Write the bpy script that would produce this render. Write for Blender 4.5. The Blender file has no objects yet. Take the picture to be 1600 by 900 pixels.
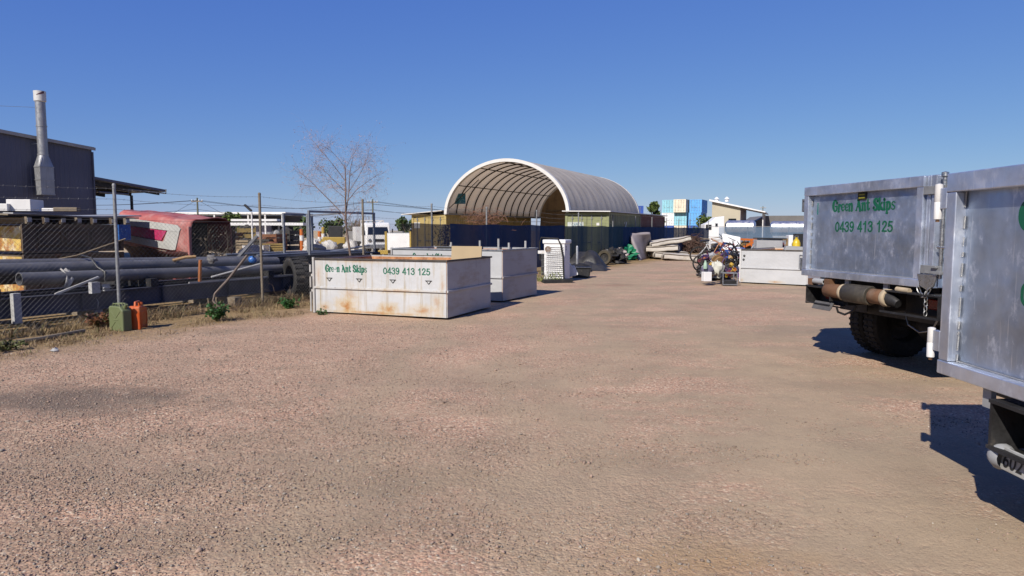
import bpy, bmesh, math, random
import numpy as np
from mathutils import Vector, Matrix, noise as mnoise
random.seed(7); np.random.seed(7)
S = bpy.context.scene
R = math.radians
PI = math.pi
# ---------------------------------------------------------------- camera, sky, sun, exposure
CAMH = 1.65; F = 1067.0; PITCH = math.atan(90/F)
cam = bpy.data.objects.new('camera', bpy.data.cameras.new('camera'))
S.collection.objects.link(cam); S.camera = cam
cam.data.sensor_width = 36; cam.data.lens = 36*F/1600
cam.data.clip_start = .05; cam.data.clip_end = 9000
cam.location = (0, 0, CAMH); cam.rotation_euler = (PI/2-PITCH, 0, 0)
SUN_AZ = R(211); SUN_EL = R(39)          # clockwise from +Y, above horizon
W = bpy.data.worlds.new('World'); S.world = W; W.use_nodes = True
nt = W.node_tree; bg = nt.nodes['Background']
sk = nt.nodes.new('ShaderNodeTexSky'); sk.sky_type = 'NISHITA'; sk.sun_disc = False
sk.sun_elevation = SUN_EL; sk.sun_rotation = SUN_AZ
sk.altitude = 500; sk.air_density = 1.0; sk.dust_density = .1; sk.ozone_density = 6.0
# the photograph's deep blue grading of the sky, the same in every direction
sp_ = nt.nodes.new('ShaderNodeSeparateColor'); cb_ = nt.nodes.new('ShaderNodeCombineColor'); nt.links.new(sk.outputs[0], sp_.inputs[0])
for i_, (gm_, gn_) in enumerate(((.90, .625), (.77, .64), (.29, .735))):
    a_, p_, q_ = [nt.nodes.new('ShaderNodeMath') for _ in range(3)]
    a_.operation = 'MULTIPLY'; p_.operation = 'POWER'; q_.operation = 'MULTIPLY'
    a_.inputs[1].default_value = .09; p_.inputs[1].default_value = gm_; q_.inputs[1].default_value = gn_/.1
    nt.links.new(sp_.outputs[i_], a_.inputs[0]); nt.links.new(a_.outputs[0], p_.inputs[0]); nt.links.new(p_.outputs[0], q_.inputs[0]); nt.links.new(q_.outputs[0], cb_.inputs[i_])
nt.links.new(cb_.outputs[0], bg.inputs[0]); bg.inputs[1].default_value = .1/1.46
sl = bpy.data.lights.new('sun', 'SUN'); sl.energy = 5.0; sl.angle = R(.53); sl.color = (1, .93, .84)
so = bpy.data.objects.new('sun', sl); S.collection.objects.link(so)
to_sun = Vector((math.sin(SUN_AZ)*math.cos(SUN_EL), math.cos(SUN_AZ)*math.cos(SUN_EL), math.sin(SUN_EL)))
so.rotation_euler = to_sun.to_track_quat('Z', 'Y').to_euler(); so.location = to_sun*60
S.view_settings.view_transform = 'Standard'; S.view_settings.look = 'None'
S.view_settings.exposure = .55; S.view_settings.gamma = 1
S.cycles.max_bounces = 6; S.cycles.transparent_max_bounces = 24

# ---------------------------------------------------------------- helpers
C = S.collection
def ray(px, py):
    c, s = math.cos(PITCH), math.sin(PITCH)
    a, b = (px-800)/F, (450-py)/F
    return Vector((a, c+b*s, -s+b*c))
def G(px, py, z=0.0):                      # where the sight line through a photo pixel meets height z
    d = ray(px, py); t = (z-CAMH)/d.z
    return Vector((d.x*t, d.y*t, z))
def P(px, py, y):                          # the point of that sight line y metres ahead
    d = ray(px, py); t = y/d.y
    return Vector((d.x*t, y, CAMH+d.z*t))
def tag(o, label=None, cat=None, group=None, kind=None):
    if label: o['label'] = label
    if cat: o['category'] = cat
    if group: o['group'] = group
    if kind: o['kind'] = kind
    return o
def thing(name, label, cat, loc=(0, 0, 0), rz=0.0, group=None):
    o = bpy.data.objects.new(name, None); C.objects.link(o); o.empty_display_size = .2
    o.location = loc; o.rotation_euler = (0, 0, rz)
    return tag(o, label, cat, group)
def put(name, me, parent=None, loc=(0, 0, 0), rot=(0, 0, 0)):
    o = bpy.data.objects.new(name, me); C.objects.link(o); o.parent = parent
    o.location = loc; o.rotation_euler = rot
    return o
def rotm(rx=0, ry=0, rz=0):
    return Matrix.Rotation(rz, 3, 'Z') @ Matrix.Rotation(ry, 3, 'Y') @ Matrix.Rotation(rx, 3, 'X')
class MB:
    def __init__(s): s.v = []; s.f = []; s.m = []; s.cur = 0
    def mat(s, i): s.cur = i; return s
    def add(s, vs, fs):
        n = len(s.v); s.v += [tuple(v) for v in vs]
        s.f += [tuple(n+i for i in f) for f in fs]; s.m += [s.cur]*len(fs); return s
    def box(s, c, d, rx=0, ry=0, rz=0, taper=1.0):
        m = rotm(rx, ry, rz); c = Vector(c); x, y, z = d[0]/2, d[1]/2, d[2]/2; t = taper
        vs = [c+m @ Vector(p) for p in ((-x,-y,-z),(x,-y,-z),(x,y,-z),(-x,y,-z),(-x*t,-y*t,z),(x*t,-y*t,z),(x*t,y*t,z),(-x*t,y*t,z))]
        return s.add(vs, [(3,2,1,0),(4,5,6,7),(0,1,5,4),(1,2,6,5),(2,3,7,6),(3,0,4,7)])
    def bar(s, a, b, w, h=None, up=(0, 0, 1)):   # rectangular bar from a to b
        a, b = Vector(a), Vector(b); d = (b-a).normalized(); h = h or w
        sd = d.cross(Vector(up))
        if sd.length < 1e-4: sd = d.cross(Vector((1, 0, 0)))
        sd.normalize(); u = sd.cross(d); sd = sd*w/2; u = u*h/2
        vs = [a-sd-u, a+sd-u, a+sd+u, a-sd+u, b-sd-u, b+sd-u, b+sd+u, b-sd+u]
        return s.add(vs, [(0,1,2,3),(7,6,5,4),(0,4,5,1),(1,5,6,2),(2,6,7,3),(3,7,4,0)])
    def tube(s, pts, r, n=8, cap=True):
        pts = [Vector(p) for p in pts]; rs = r if isinstance(r, (list, tuple)) else [r]*len(pts)
        rings = []; prev = None
        for i, p in enumerate(pts):
            d = (pts[min(i+1, len(pts)-1)]-pts[max(i-1, 0)])
            d = d.normalized() if d.length > 1e-9 else Vector((0, 0, 1))
            if prev is None:
                u = d.cross(Vector((0, 0, 1)))
                if u.length < .05: u = d.cross(Vector((1, 0, 0)))
            else:
                u = prev-d*prev.dot(d)
                if u.length < 1e-6: u = d.orthogonal()
            u.normalize(); prev = u; w = d.cross(u)
            rings.append([p+(u*math.cos(2*PI*k/n)+w*math.sin(2*PI*k/n))*rs[i] for k in range(n)])
        vs = [v for q in rings for v in q]; fs = []
        for i in range(len(rings)-1):
            for k in range(n):
                a, b = i*n+k, i*n+(k+1) % n
                fs.append((a, b, b+n, a+n))
        if cap:
            fs.append(tuple(range(n-1, -1, -1))); fs.append(tuple(range(len(vs)-n, len(vs))))
        return s.add(vs, fs)
    def pipe(s, a, b, ro, ri, n=20):           # hollow straight pipe
        a, b = Vector(a), Vector(b); d = (b-a).normalized(); u = d.orthogonal().normalized(); w = d.cross(u)
        ring = lambda c, r: [c+(u*math.cos(2*PI*k/n)+w*math.sin(2*PI*k/n))*r for k in range(n)]
        vs = ring(a, ro)+ring(b, ro)+ring(b, ri)+ring(a, ri); fs = []
        for j in range(4):
            for k in range(n):
                q, q2 = j*n, ((j+1) % 4)*n
                fs.append((q+k, q+(k+1) % n, q2+(k+1) % n, q2+k))
        return s.add(vs, fs)
    def lathe(s, prof, n=24, c=(0, 0, 0), axis='z', m=None):  # prof [(r,z)]
        c = Vector(c); vs = []; fs = []
        for r, z in prof:
            for k in range(n):
                a = 2*PI*k/n
                p = Vector((r*math.cos(a), r*math.sin(a), z))
                if axis == 'y': p = Vector((p.x, p.z, p.y))
                if axis == 'x': p = Vector((p.z, p.x, p.y))
                if m is not None: p = m @ p
                vs.append(c+p)
        for i in range(len(prof)-1):
            for k in range(n):
                a, b = i*n+k, i*n+(k+1) % n
                fs.append((a, b, b+n, a+n))
        return s.add(vs, fs)
    def prism(s, poly, a, b, axis='y'):        # 2-D outline extruded along an axis from a to b
        n = len(poly); mk = {'y': lambda p, t: (p[0], t, p[1]), 'x': lambda p, t: (t, p[0], p[1]), 'z': lambda p, t: (p[0], p[1], t)}[axis]
        vs = [mk(p, a) for p in poly]+[mk(p, b) for p in poly]
        fs = [(i, (i+1) % n, n+(i+1) % n, n+i) for i in range(n)]+[tuple(range(n-1, -1, -1)), tuple(range(n, 2*n))]
        return s.add(vs, fs)
    def blob(s, c, r, n=12, m=8, amp=.15, fr=1.5, seed=0, flat=None, rz=0):   # lumpy closed form
        c = Vector(c); rt = Matrix.Rotation(rz, 3, 'Z'); vs = []; fs = []
        def pt(th, ph):
            d = Vector((math.sin(th)*math.cos(ph), math.sin(th)*math.sin(ph), math.cos(th)))
            k = 1+amp*mnoise.noise(d*fr+Vector((seed*7.3, seed*3.1, seed)))+amp*.5*mnoise.noise(d*fr*2.7+Vector((seed, 9, 2)))
            p = rt @ Vector((d.x*r[0]*k, d.y*r[1]*k, d.z*r[2]*k))+c
            if flat is not None and p.z < flat: p.z = flat
            return p
        vs.append(pt(0, 0))
        for i in range(1, m):
            for k in range(n): vs.append(pt(PI*i/m, 2*PI*k/n))
        vs.append(pt(PI, 0)); L = len(vs)-1
        for k in range(n):
            fs.append((0, 1+k, 1+(k+1) % n)); b = 1+(m-2)*n
            fs.append((b+k, L, b+(k+1) % n))
            for i in range(m-2):
                q = 1+i*n
                fs.append((q+k, q+n+k, q+n+(k+1) % n, q+(k+1) % n))
        return s.add(vs, fs)
    def grid(s, fn, nu, nv):
        vs = [fn(i/nu, j/nv) for j in range(nv+1) for i in range(nu+1)]; w = nu+1
        return s.add(vs, [(j*w+i, j*w+i+1, (j+1)*w+i+1, (j+1)*w+i) for j in range(nv) for i in range(nu)])
    def mesh(s, name, mats, smooth=None, fix=True):
        me = bpy.data.meshes.new(name); me.from_pydata(s.v, [], s.f)
        mats = mats if isinstance(mats, (list, tuple)) else [mats]
        for m in mats: me.materials.append(m)
        if len(mats) > 1: me.polygons.foreach_set('material_index', s.m)
        if fix:
            bm = bmesh.new(); bm.from_mesh(me); bmesh.ops.recalc_face_normals(bm, faces=bm.faces); bm.to_mesh(me); bm.free()
        if smooth:
            me.polygons.foreach_set('use_smooth', [True]*len(me.polygons)); me.set_sharp_from_angle(angle=R(smooth))
        me.update(); return me
    def build(s, name, mats, parent=None, smooth=None, bevel=0, loc=(0, 0, 0), rot=(0, 0, 0), label=None, fix=True):
        o = put(name, s.mesh(name, mats, smooth, fix), parent, loc, rot)
        if bevel:
            b = o.modifiers.new('bevel', 'BEVEL'); b.width = bevel; b.segments = 2; b.limit_method = 'ANGLE'; b.angle_limit = R(40)
        if label: o['label'] = label
        return o
def copy_tree(o, parent=None):
    c = o.copy(); C.objects.link(c); c.parent = parent
    for ch in [x for x in o.children]: copy_tree(ch, c)
    return c

# ---------------------------------------------------------------- materials
KA = .60                                  # one scale for all surface colours, matched to the exposure
def sc_(c): return tuple(q*KA for q in c[:3])
def nodes(name):
    m = bpy.data.materials.new(name); m.use_nodes = True
    t = m.node_tree; return m, t, t.nodes['Principled BSDF'], t.nodes.new, t.links.new
def coords(t, stretch=(1, 1, 1), rnd=True):
    tc = t.nodes.new('ShaderNodeTexCoord'); mp = t.nodes.new('ShaderNodeMapping')
    mp.inputs['Scale'].default_value = stretch
    if rnd:
        oi = t.nodes.new('ShaderNodeObjectInfo'); ml = t.nodes.new('ShaderNodeMath'); ml.operation = 'MULTIPLY'; ml.inputs[1].default_value = 37.0
        t.links.new(oi.outputs['Random'], ml.inputs[0])
        ad = t.nodes.new('ShaderNodeVectorMath'); ad.operation = 'ADD'
        t.links.new(tc.outputs['Object'], ad.inputs[0]); t.links.new(ml.outputs[0], ad.inputs[1])
        t.links.new(ad.outputs[0], mp.inputs[0])
    else: t.links.new(tc.outputs['Object'], mp.inputs[0])
    return mp.outputs[0]
def noise(t, vec, scale, detail=5, rough=.6):
    n = t.nodes.new('ShaderNodeTexNoise'); n.inputs['Scale'].default_value = scale
    n.inputs['Detail'].default_value = detail; n.inputs['Roughness'].default_value = rough
    if vec is not None: t.links.new(vec, n.inputs['Vector'])
    return n.outputs['Fac']
def ramp(t, fac, a, b, ca=(0, 0, 0, 1), cb=(1, 1, 1, 1)):
    if min(a, b) < 0 or max(a, b) > 1:          # a ramp only spans 0..1: rescale first
        mr = t.nodes.new('ShaderNodeMapRange'); mr.inputs[1].default_value = a; mr.inputs[2].default_value = b
        t.links.new(fac, mr.inputs[0]); fac = mr.outputs[0]; a, b = 0.0, 1.0
    r = t.nodes.new('ShaderNodeValToRGB'); r.color_ramp.elements[0].position = a; r.color_ramp.elements[1].position = b
    r.color_ramp.elements[0].color = ca; r.color_ramp.elements[1].color = cb
    t.links.new(fac, r.inputs[0]); return r.outputs[0]
def mix(t, fac, a, b, mode='MIX'):
    n = t.nodes.new('ShaderNodeMixRGB'); n.blend_type = mode
    for i, v in enumerate((fac, a, b)):
        if isinstance(v, (int, float)): n.inputs[i].default_value = v
        elif isinstance(v, tuple): n.inputs[i].default_value = (*v[:3], 1)
        else: t.links.new(v, n.inputs[i])
    return n.outputs[0]
def bumpn(t, h, bsdf, strength, dist=.01):
    b = t.nodes.new('ShaderNodeBump'); b.inputs['Strength'].default_value = strength; b.inputs['Distance'].default_value = dist
    t.links.new(h, b.inputs['Height']); t.links.new(b.outputs[0], bsdf.inputs['Normal'])
def M(name, col, rough=.6, metal=0.0, var=.25, vs=3.0, bump=.0, bs=30, dirt=(), spec=.4, rvar=.15):
    """paint or bare stuff: colour with slow mottling, then dirt layers (colour, low, high, scale, stretch)"""
    col = sc_(col); dirt = [(sc_(d[0]), *d[1:]) for d in dirt]
    m, t, b, N, L = nodes(name)
    v = coords(t); n1 = noise(t, v, vs)
    dark = tuple(c*(1-var) for c in col); lite = tuple(min(1, c*(1+var*.7)) for c in col)
    c = ramp(t, n1, .3, .7, (*dark, 1), (*lite, 1))
    for dc, lo, hi, sc, st in dirt:
        f = ramp(t, noise(t, coords(t, st), sc, 6, .65), lo, hi); c = mix(t, f, c, dc)
    L(c, b.inputs['Base Color'])
    b.inputs['Metallic'].default_value = metal; b.inputs['Specular IOR Level'].default_value = spec
    rr = ramp(t, noise(t, v, vs*4), .3, .7, (max(0, rough-rvar),)*3+(1,), (min(1, rough+rvar),)*3+(1,))
    L(rr, b.inputs['Roughness'])
    if bump: bumpn(t, noise(t, v, bs), b, bump)
    return m
RUST = (.20, .075, .025); DUST = (.30, .235, .17); GRIME = (.05, .045, .04)
U = (1, 1, 1); VS = (3, 3, .25)
m = {}
m['galv'] = M('galvanised_steel', (.42, .44, .47), .5, .75, .25, 8, .05, 60, [((.55, .55, .55), .55, .75, 30, U), (DUST, .6, .9, 3, U)])
m['galv_dull'] = M('weathered_zinc', (.33, .34, .35), .6, .35, .25, 6, .1, 50, [(RUST, .66, .8, 4, U)])
m['white'] = M('white_paint', (.84, .83, .81), .5, 0, .08, 2, .03, 20, [((.5, .42, .3), .58, .85, 2.5, VS), (GRIME, .7, .85, 6, U)])
m['white_clean'] = M('white_enamel', (.98, .98, .97), .4, 0, .06, 2, 0, 10, [((.5, .48, .44), .62, .9, 3, U)])
m['rust'] = M('rusted_plate', (.62, .30, .13), .85, 0, .45, 4, .25, 60, [((.36, .13, .045), .5, .65, 6, U), ((.75, .55, .36), .55, .75, 9, U)])
m['grey_paint'] = M('grey_paint', (.40, .41, .42), .55, 0, .15, 2, .03, 20, [((.30, .24, .18), .55, .85, 2.2, VS), (GRIME, .68, .85, 5, U)])
m['steel_dark'] = M('dark_oily_steel', (.035, .034, .035), .6, .3, .4, 5, .2, 40, [(DUST, .6, .95, 5, U)])
m['black'] = M('black_plastic', (.02, .02, .021), .5, 0, .3, 5, .1, 30, [(DUST, .62, 1.0, 6, U)])
m['rubber'] = M('tyre_rubber', (.02, .019, .018), .85, 0, .3, 6, .2, 60, [((.09, .075, .06), .55, .95, 5, U)])
m['timber'] = M('grey_timber', (.27, .22, .16), .85, 0, .3, 2, .3, 40, [((.12, .09, .06), .5, .75, 8, (1, 1, 6))])
m['stick'] = M('dry_branch', (.24, .16, .10), .9, 0, .4, 8, .2, 60)
m['navy'] = M('navy_primer_steel', (.030, .034, .06), .6, .1, .3, 3, .1, 40, [(DUST, .6, .95, 4, U), (RUST, .7, .8, 5, U)])
m['pipe'] = M('grey_pipe_steel', (.20, .20, .205), .55, .3, .3, 3, .1, 40, [(DUST, .55, .9, 4, U), (RUST, .72, .82, 5, U)])
m['end_plate'] = M('pale_primer', (.50, .50, .49), .7, 0, .2, 6, .1, 40, [((.2, .2, .2), .55, .75, 12, U)])
m['letter'] = M('green_vinyl', (.006, .13, .065), .45, 0, .15, 10)
m['letter_old'] = M('faded_green_vinyl', (.02, .17, .10), .5, 0, .2, 10)
m['ink'] = M('black_marking', (.02, .02, .02), .6, 0, .1)
m['lens_red'] = M('red_lens', (.30, .015, .01), .2, 0, .2, 10, 0, 10, [(DUST, .6, .9, 10, U)])
m['lens_amber'] = M('amber_lens', (.50, .13, .01), .2, 0, .2, 10, 0, 10, [(DUST, .6, .9, 10, U)])
m['glass'] = M('dark_glass', (.015, .018, .022), .08, 0, .2, 4, 0, 10, [], .8, .04)
m['chrome'] = M('bright_zinc', (.62, .62, .60), .35, .9, .2, 12, .05, 40, [(DUST, .65, .9, 9, U)])
# ================================================================ GROUND
FN = Vector((.89, -.456, 0)); FE = Vector((.456, .89, 0)); F0 = Vector((-7.0, 12.1, 0))   # fence line: yard side normal, direction, first post
def fdist(x, y): return (x-F0.x)*FN.x+(y-F0.y)*FN.y
def FP(t, off=0, z=0):                    # t metres along the fence, off metres into the yard
    p = F0+FE*t+FN*off; return Vector((p.x, p.y, z))
def gz(x, y):
    k = max(0, 1-max(abs(x), abs(y))/60)
    return k*(.016*mnoise.noise(Vector((x*.45, y*.45, 3)))+.012*mnoise.noise(Vector((x*1.3, y*1.3, 8))))
def axis_lines(a, b, st, lo, hi):
    c = list(np.arange(a, b+1e-6, st)); s = st; q = b
    while q < hi: s *= 1.35; q = min(hi, q+s); c.append(q)
    s = st; q = a
    while q > lo: s *= 1.35; q = max(lo, q-s); c.insert(0, q)
    return c
def ground_material():
    mm, t, b, N, L = nodes('gravel_yard_ground')
    tc = N('ShaderNodeTexCoord'); v = tc.outputs['Object']
    def dotn(vec, off):
        d = N('ShaderNodeVectorMath'); d.operation = 'DOT_PRODUCT'; L(v, d.inputs[0]); d.inputs[1].default_value = vec
        a = N('ShaderNodeMath'); a.operation = 'ADD'; L(d.outputs['Value'], a.inputs[0]); a.inputs[1].default_value = off; return a.outputs[0]
    def math2(op, a, bb):
        n = N('ShaderNodeMath'); n.operation = op
        for i, q in enumerate((a, bb)):
            if isinstance(q, (int, float)): n.inputs[i].default_value = q
            else: L(q, n.inputs[i])
        return n.outputs[0]
    vo = N('ShaderNodeTexVoronoi'); vo.inputs['Scale'].default_value = 62; L(v, vo.inputs['Vector'])
    vo2 = N('ShaderNodeTexVoronoi'); vo2.inputs['Scale'].default_value = 27; L(v, vo2.inputs['Vector'])
    sx = N('ShaderNodeSeparateColor'); L(vo.outputs['Color'], sx.inputs[0])
    r = N('ShaderNodeValToRGB'); r.color_ramp.interpolation = 'CONSTANT'; e = r.color_ramp.elements
    cols = [(0, (.46, .29, .235)), (.22, (.60, .39, .315)), (.45, (.52, .37, .30)), (.62, (.66, .48, .40)), (.8, (.34, .245, .205)), (.93, (.76, .64, .56))]
    e[0].position = 0; e[0].color = (*cols[0][1], 1); e[1].position = cols[1][0]; e[1].color = (*cols[1][1], 1)
    for p, c in cols[2:]: q = e.new(p); q.color = (*c, 1)
    L(sx.outputs[0], r.inputs[0])
    stone = r.outputs[0]
    # compacted earth shows through in broad worn areas
    mpv = N('ShaderNodeMapping'); L(v, mpv.inputs[0]); mpv.inputs['Scale'].default_value = (.35, .8, 1); mpv.inputs['Rotation'].default_value = (0, 0, R(-12))
    n1 = noise(t, mpv.outputs[0], .9, 6, .62)
    n2 = noise(t, v, 6, 5, .7); n3 = noise(t, v, .33, 5, .6); n4 = noise(t, v, 120, 3, .7)
    earth = ramp(t, n2, .3, .7, (.37, .295, .235, 1), (.46, .37, .295, 1))
    wear = math2('ADD', n1, math2('MULTIPLY', math2('SUBTRACT', n2, .5), .35))
    wear = ramp(t, wear, .43, .56)
    side = ramp(t, dotn((.16, 0, 0), .62), .1, .9)           # the driven side of the yard is more compacted
    wear = math2('MULTIPLY', wear, math2('ADD', math2('MULTIPLY', side, .65), .22))
    c = mix(t, wear, stone, earth)
    c = mix(t, ramp(t, n3, .56, .74), c, (.42, .325, .27))
    # a heap of darker blue-grey chip spread on the left, other dark and grey-brown patches here and there
    for (px, py, rx, ry, col, k) in ((-4.3, 6.55, 1.5, .75, (.15, .125, .12), .85), (5.2, 11.2, 1.5, .8, (.33, .27, .23), .6), (3.2, 7.2, 1.5, .35, (.36, .28, .23), .5),
                                     (1.0, 11.6, 1.6, .5, (.38, .28, .23), .5), (-.6, 4.4, 1.0, .35, (.30, .24, .18), .6), (.9, 3.3, .8, .3, (.44, .30, .185), .8), (-.4, 4.6, 2.4, 1.0, (.38, .31, .25), .5), (1.6, 3.7, 1.9, .6, (.41, .335, .265), .45), (-3.0, 4.6, 2.2, .9, (.32, .255, .21), .5), (2.9, 5.2, 1.8, .7, (.40, .335, .27), .55), (4.0, 4.4, 2.2, .9, (.41, .335, .265), .45), (-1.2, 7.4, 2.0, .6, (.40, .31, .255), .4), (4.6, 15.5, 3.0, .8, (.40, .31, .25), .4), (-1.6, 3.6, 1.4, .4, (.28, .225, .18), .6), (3.0, 20.5, 1.6, .6, (.32, .22, .18), .7)):
        mp = N('ShaderNodeMapping'); mp.inputs['Location'].default_value = (-px/rx, -py/ry, 0); mp.inputs['Scale'].default_value = (1/rx, 1/ry, 0); L(v, mp.inputs[0])
        ln = N('ShaderNodeVectorMath'); ln.operation = 'LENGTH'; L(mp.outputs[0], ln.inputs[0])
        f = math2('ADD', ln.outputs['Value'], math2('MULTIPLY', math2('SUBTRACT', noise(t, v, 1.7, 6, .7), .5), 2.2))
        f = ramp(t, f, .35, 1.05, (k, k, k, 1), (0, 0, 0, 1)); c = mix(t, f, c, col)
    # faint wheel lanes of fines pressed smooth, swinging from the foreground up the yard
    nl = noise(t, v, .22, 3, .5); nl2 = noise(t, v, 2.6, 6, .7)
    for a_, b_, w_ in ((.2, .10, .30), (1.9, .10, .30), (-1.6, .02, .26), (.1, .02, .26), (2.6, .30, .28), (4.2, .30, .28)):
        q = math2('ADD', dotn((1, -b_, 0), -a_), math2('MULTIPLY', math2('SUBTRACT', nl, .5), 5.0))
        q = math2('ADD', math2('ABSOLUTE', q, 0), math2('MULTIPLY', math2('SUBTRACT', nl2, .5), .9))
        c = mix(t, ramp(t, q, w_*.3, w_*1.7, (.62, .62, .62, 1), (0, 0, 0, 1)), c, (.45, .36, .285))
    c = mix(t, 1.0, c, ramp(t, noise(t, v, .8, 7, .72), .3, .68, (.82, .82, .825, 1), (1.09, 1.08, 1.07, 1)), 'MULTIPLY')
    nd = ramp(t, noise(t, v, 1.9, 7, .75), .52, .66); c = mix(t, math2('MULTIPLY', nd, .55), c, (.33, .265, .22))
    # weedy strip of soil and straw along the fence, paler dirt beyond it
    d = dotn(tuple(FN), -(F0.x*FN.x+F0.y*FN.y))
    dn = math2('ADD', d, math2('MULTIPLY', math2('SUBTRACT', noise(t, v, 1.1, 6, .7), .5), 2.6))
    straw = ramp(t, noise(t, v, 14, 6, .75), .35, .7, (.17, .12, .075, 1), (.50, .36, .20, 1))
    c = mix(t, ramp(t, dn, 1.2, 2.5, (1, 1, 1, 1), (0, 0, 0, 1)), c, straw)
    beyond = ramp(t, noise(t, v, .5, 6, .7), .35, .7, (.50, .40, .29, 1), (.60, .49, .37, 1))
    c = mix(t, ramp(t, math2('MULTIPLY', dn, -1), 2.5, 4.5), c, beyond)
    c = mix(t, ramp(t, n4, .34, .47, (.55, .55, .55, 1), (0, 0, 0, 1)), c, (.20, .15, .12))  # fine dark speckle paints the small shadows between stones
    c = mix(t, 1.0, c, (.69, .665, .56), 'MULTIPLY')
    L(c, b.inputs['Base Color']); b.inputs['Roughness'].default_value = .9; b.inputs['Specular IOR Level'].default_value = .15
    h = math2('ADD', math2('MULTIPLY', vo.outputs['Distance'], -1.0), math2('MULTIPLY', vo2.outputs['Distance'], -1.1))
    h = math2('MULTIPLY', h, math2('SUBTRACT', 1.0, math2('MULTIPLY', wear, .75)))
    h = math2('ADD', h, math2('MULTIPLY', n4, .5))
    bumpn(t, h, b, .6, .011)
    return mm
gx = axis_lines(-13, 13, .33, -5200, 5200); gy = axis_lines(-3, 30, .33, -900, 5600)
g = MB(); w = len(gx)
g.v = [(x, y, gz(x, y)) for y in gy for x in gx]
g.f = [(j*w+i, j*w+i+1, (j+1)*w+i+1, (j+1)*w+i) for j in range(len(gy)-1) for i in range(w-1)]; g.m = [0]*len(g.f)
tag(g.build('ground', ground_material(), smooth=60, fix=False), kind='structure')
# loose stones lying on the near ground, thicker in drifts
def gravel():
    rng = np.random.default_rng(3); pts = []
    N_ = 330000
    y = np.sqrt(rng.uniform(3.0**2, 12.5**2, N_)); x = rng.uniform(-.82, .82, N_)*y
    keep = rng.uniform(0, 1, N_) < np.clip((4.6/y)**1.6, 0, 1)*1.0
    x, y = x[keep], y[keep]; u = rng.uniform(0, 1, len(x)); ok = []
    for a, b_, q in zip(x, y, u):
        k = .5+.9*mnoise.noise(Vector((a*.7, b_*1.5, 0)))+.5*mnoise.noise(Vector((a*3, b_*3, 5)))-.20*max(-3, min(3, a))-.08
        ok.append(q < k and fdist(a, b_) > .9)
    ok = np.array(ok); x, y = x[ok], y[ok]; n = len(x)
    rad = rng.gamma(5, .0011, n)+.0022; rad = np.where(rng.uniform(0, 1, n) < .012, rad*2.0, rad)*.74
    zz = np.array([gz(a, b_) for a, b_ in zip(x, y)])
    base = np.array([(1, 0, 0), (0, 1, 0), (-1, 0, 0), (0, -1, 0), (0, 0, 1), (0, 0, -1)], float)
    ang = rng.uniform(0, 2*PI, n); ca, sa = np.cos(ang), np.sin(ang)
    jit = rng.uniform(.6, 1.3, (n, 6, 3)); v = base[None]*jit+rng.uniform(-.25, .25, (n, 6, 3)); v[:, :, 2] *= .75
    vx = v[:, :, 0]*ca[:, None]-v[:, :, 1]*sa[:, None]; vy = v[:, :, 0]*sa[:, None]+v[:, :, 1]*ca[:, None]
    V = np.stack([vx*rad[:, None]+x[:, None], vy*rad[:, None]+y[:, None], v[:, :, 2]*rad[:, None]+(zz+rad*.35)[:, None]], -1).reshape(-1, 3)
    tri = np.array([(0, 1, 4), (1, 2, 4), (2, 3, 4), (3, 0, 4), (1, 0, 5), (2, 1, 5), (3, 2, 5), (0, 3, 5)])
    T = (tri[None]+(np.arange(n)*6)[:, None, None]).reshape(-1, 3)
    me = bpy.data.meshes.new('loose_gravel'); me.vertices.add(len(V)); me.vertices.foreach_set('co', V.ravel())
    me.loops.add(len(T)*3); me.loops.foreach_set('vertex_index', T.ravel()); me.polygons.add(len(T))
    me.polygons.foreach_set('loop_start', np.arange(len(T))*3); me.polygons.foreach_set('loop_total', np.full(len(T), 3))
    for nm, c in (('stone_pink', (.44, .31, .235)), ('stone_brown', (.30, .22, .165)), ('stone_grey', (.36, .31, .255)), ('stone_pale', (.60, .52, .42))):
        me.materials.append(M(nm, c, .85, 0, .3, 20))
    mi = rng.choice(4, n, p=[.50, .26, .21, .03]); me.polygons.foreach_set('material_index', np.repeat(mi, 8).astype(np.int32))
    me.update(calc_edges=True); me.validate()
    return tag(put('loose_gravel', me), 'loose pink and grey gravel scattered over the yard in the foreground', 'gravel', kind='stuff')
gravel()

# far hill on the right horizon
def hill(u, v):
    x = 300+u*1500; y = 2500+v*500
    k = math.sin(PI*min(1, u*1.02))**1.3*math.sin(PI*v)
    return Vector((x, y, -2+k*(118+40*mnoise.noise(Vector((u*6, v*2, 1))))))
hm = MB().grid(lambda u, v: hill(u, v)+Vector((700, 0, 0)), 60, 8)
tag(hm.build('hill', M('hazy_scrub_hill', (.16, .17, .18), .9, 0, .2, .02), smooth=60), kind='structure')  # blue-grey colour carries the haze of distance

# ================================================================ FENCE
fence = thing('chain_link_fence', 'tall chain link fence with barbed wire running the length of the yard', 'fence', tuple(F0), -math.atan2(FE.x, FE.y))
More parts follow.
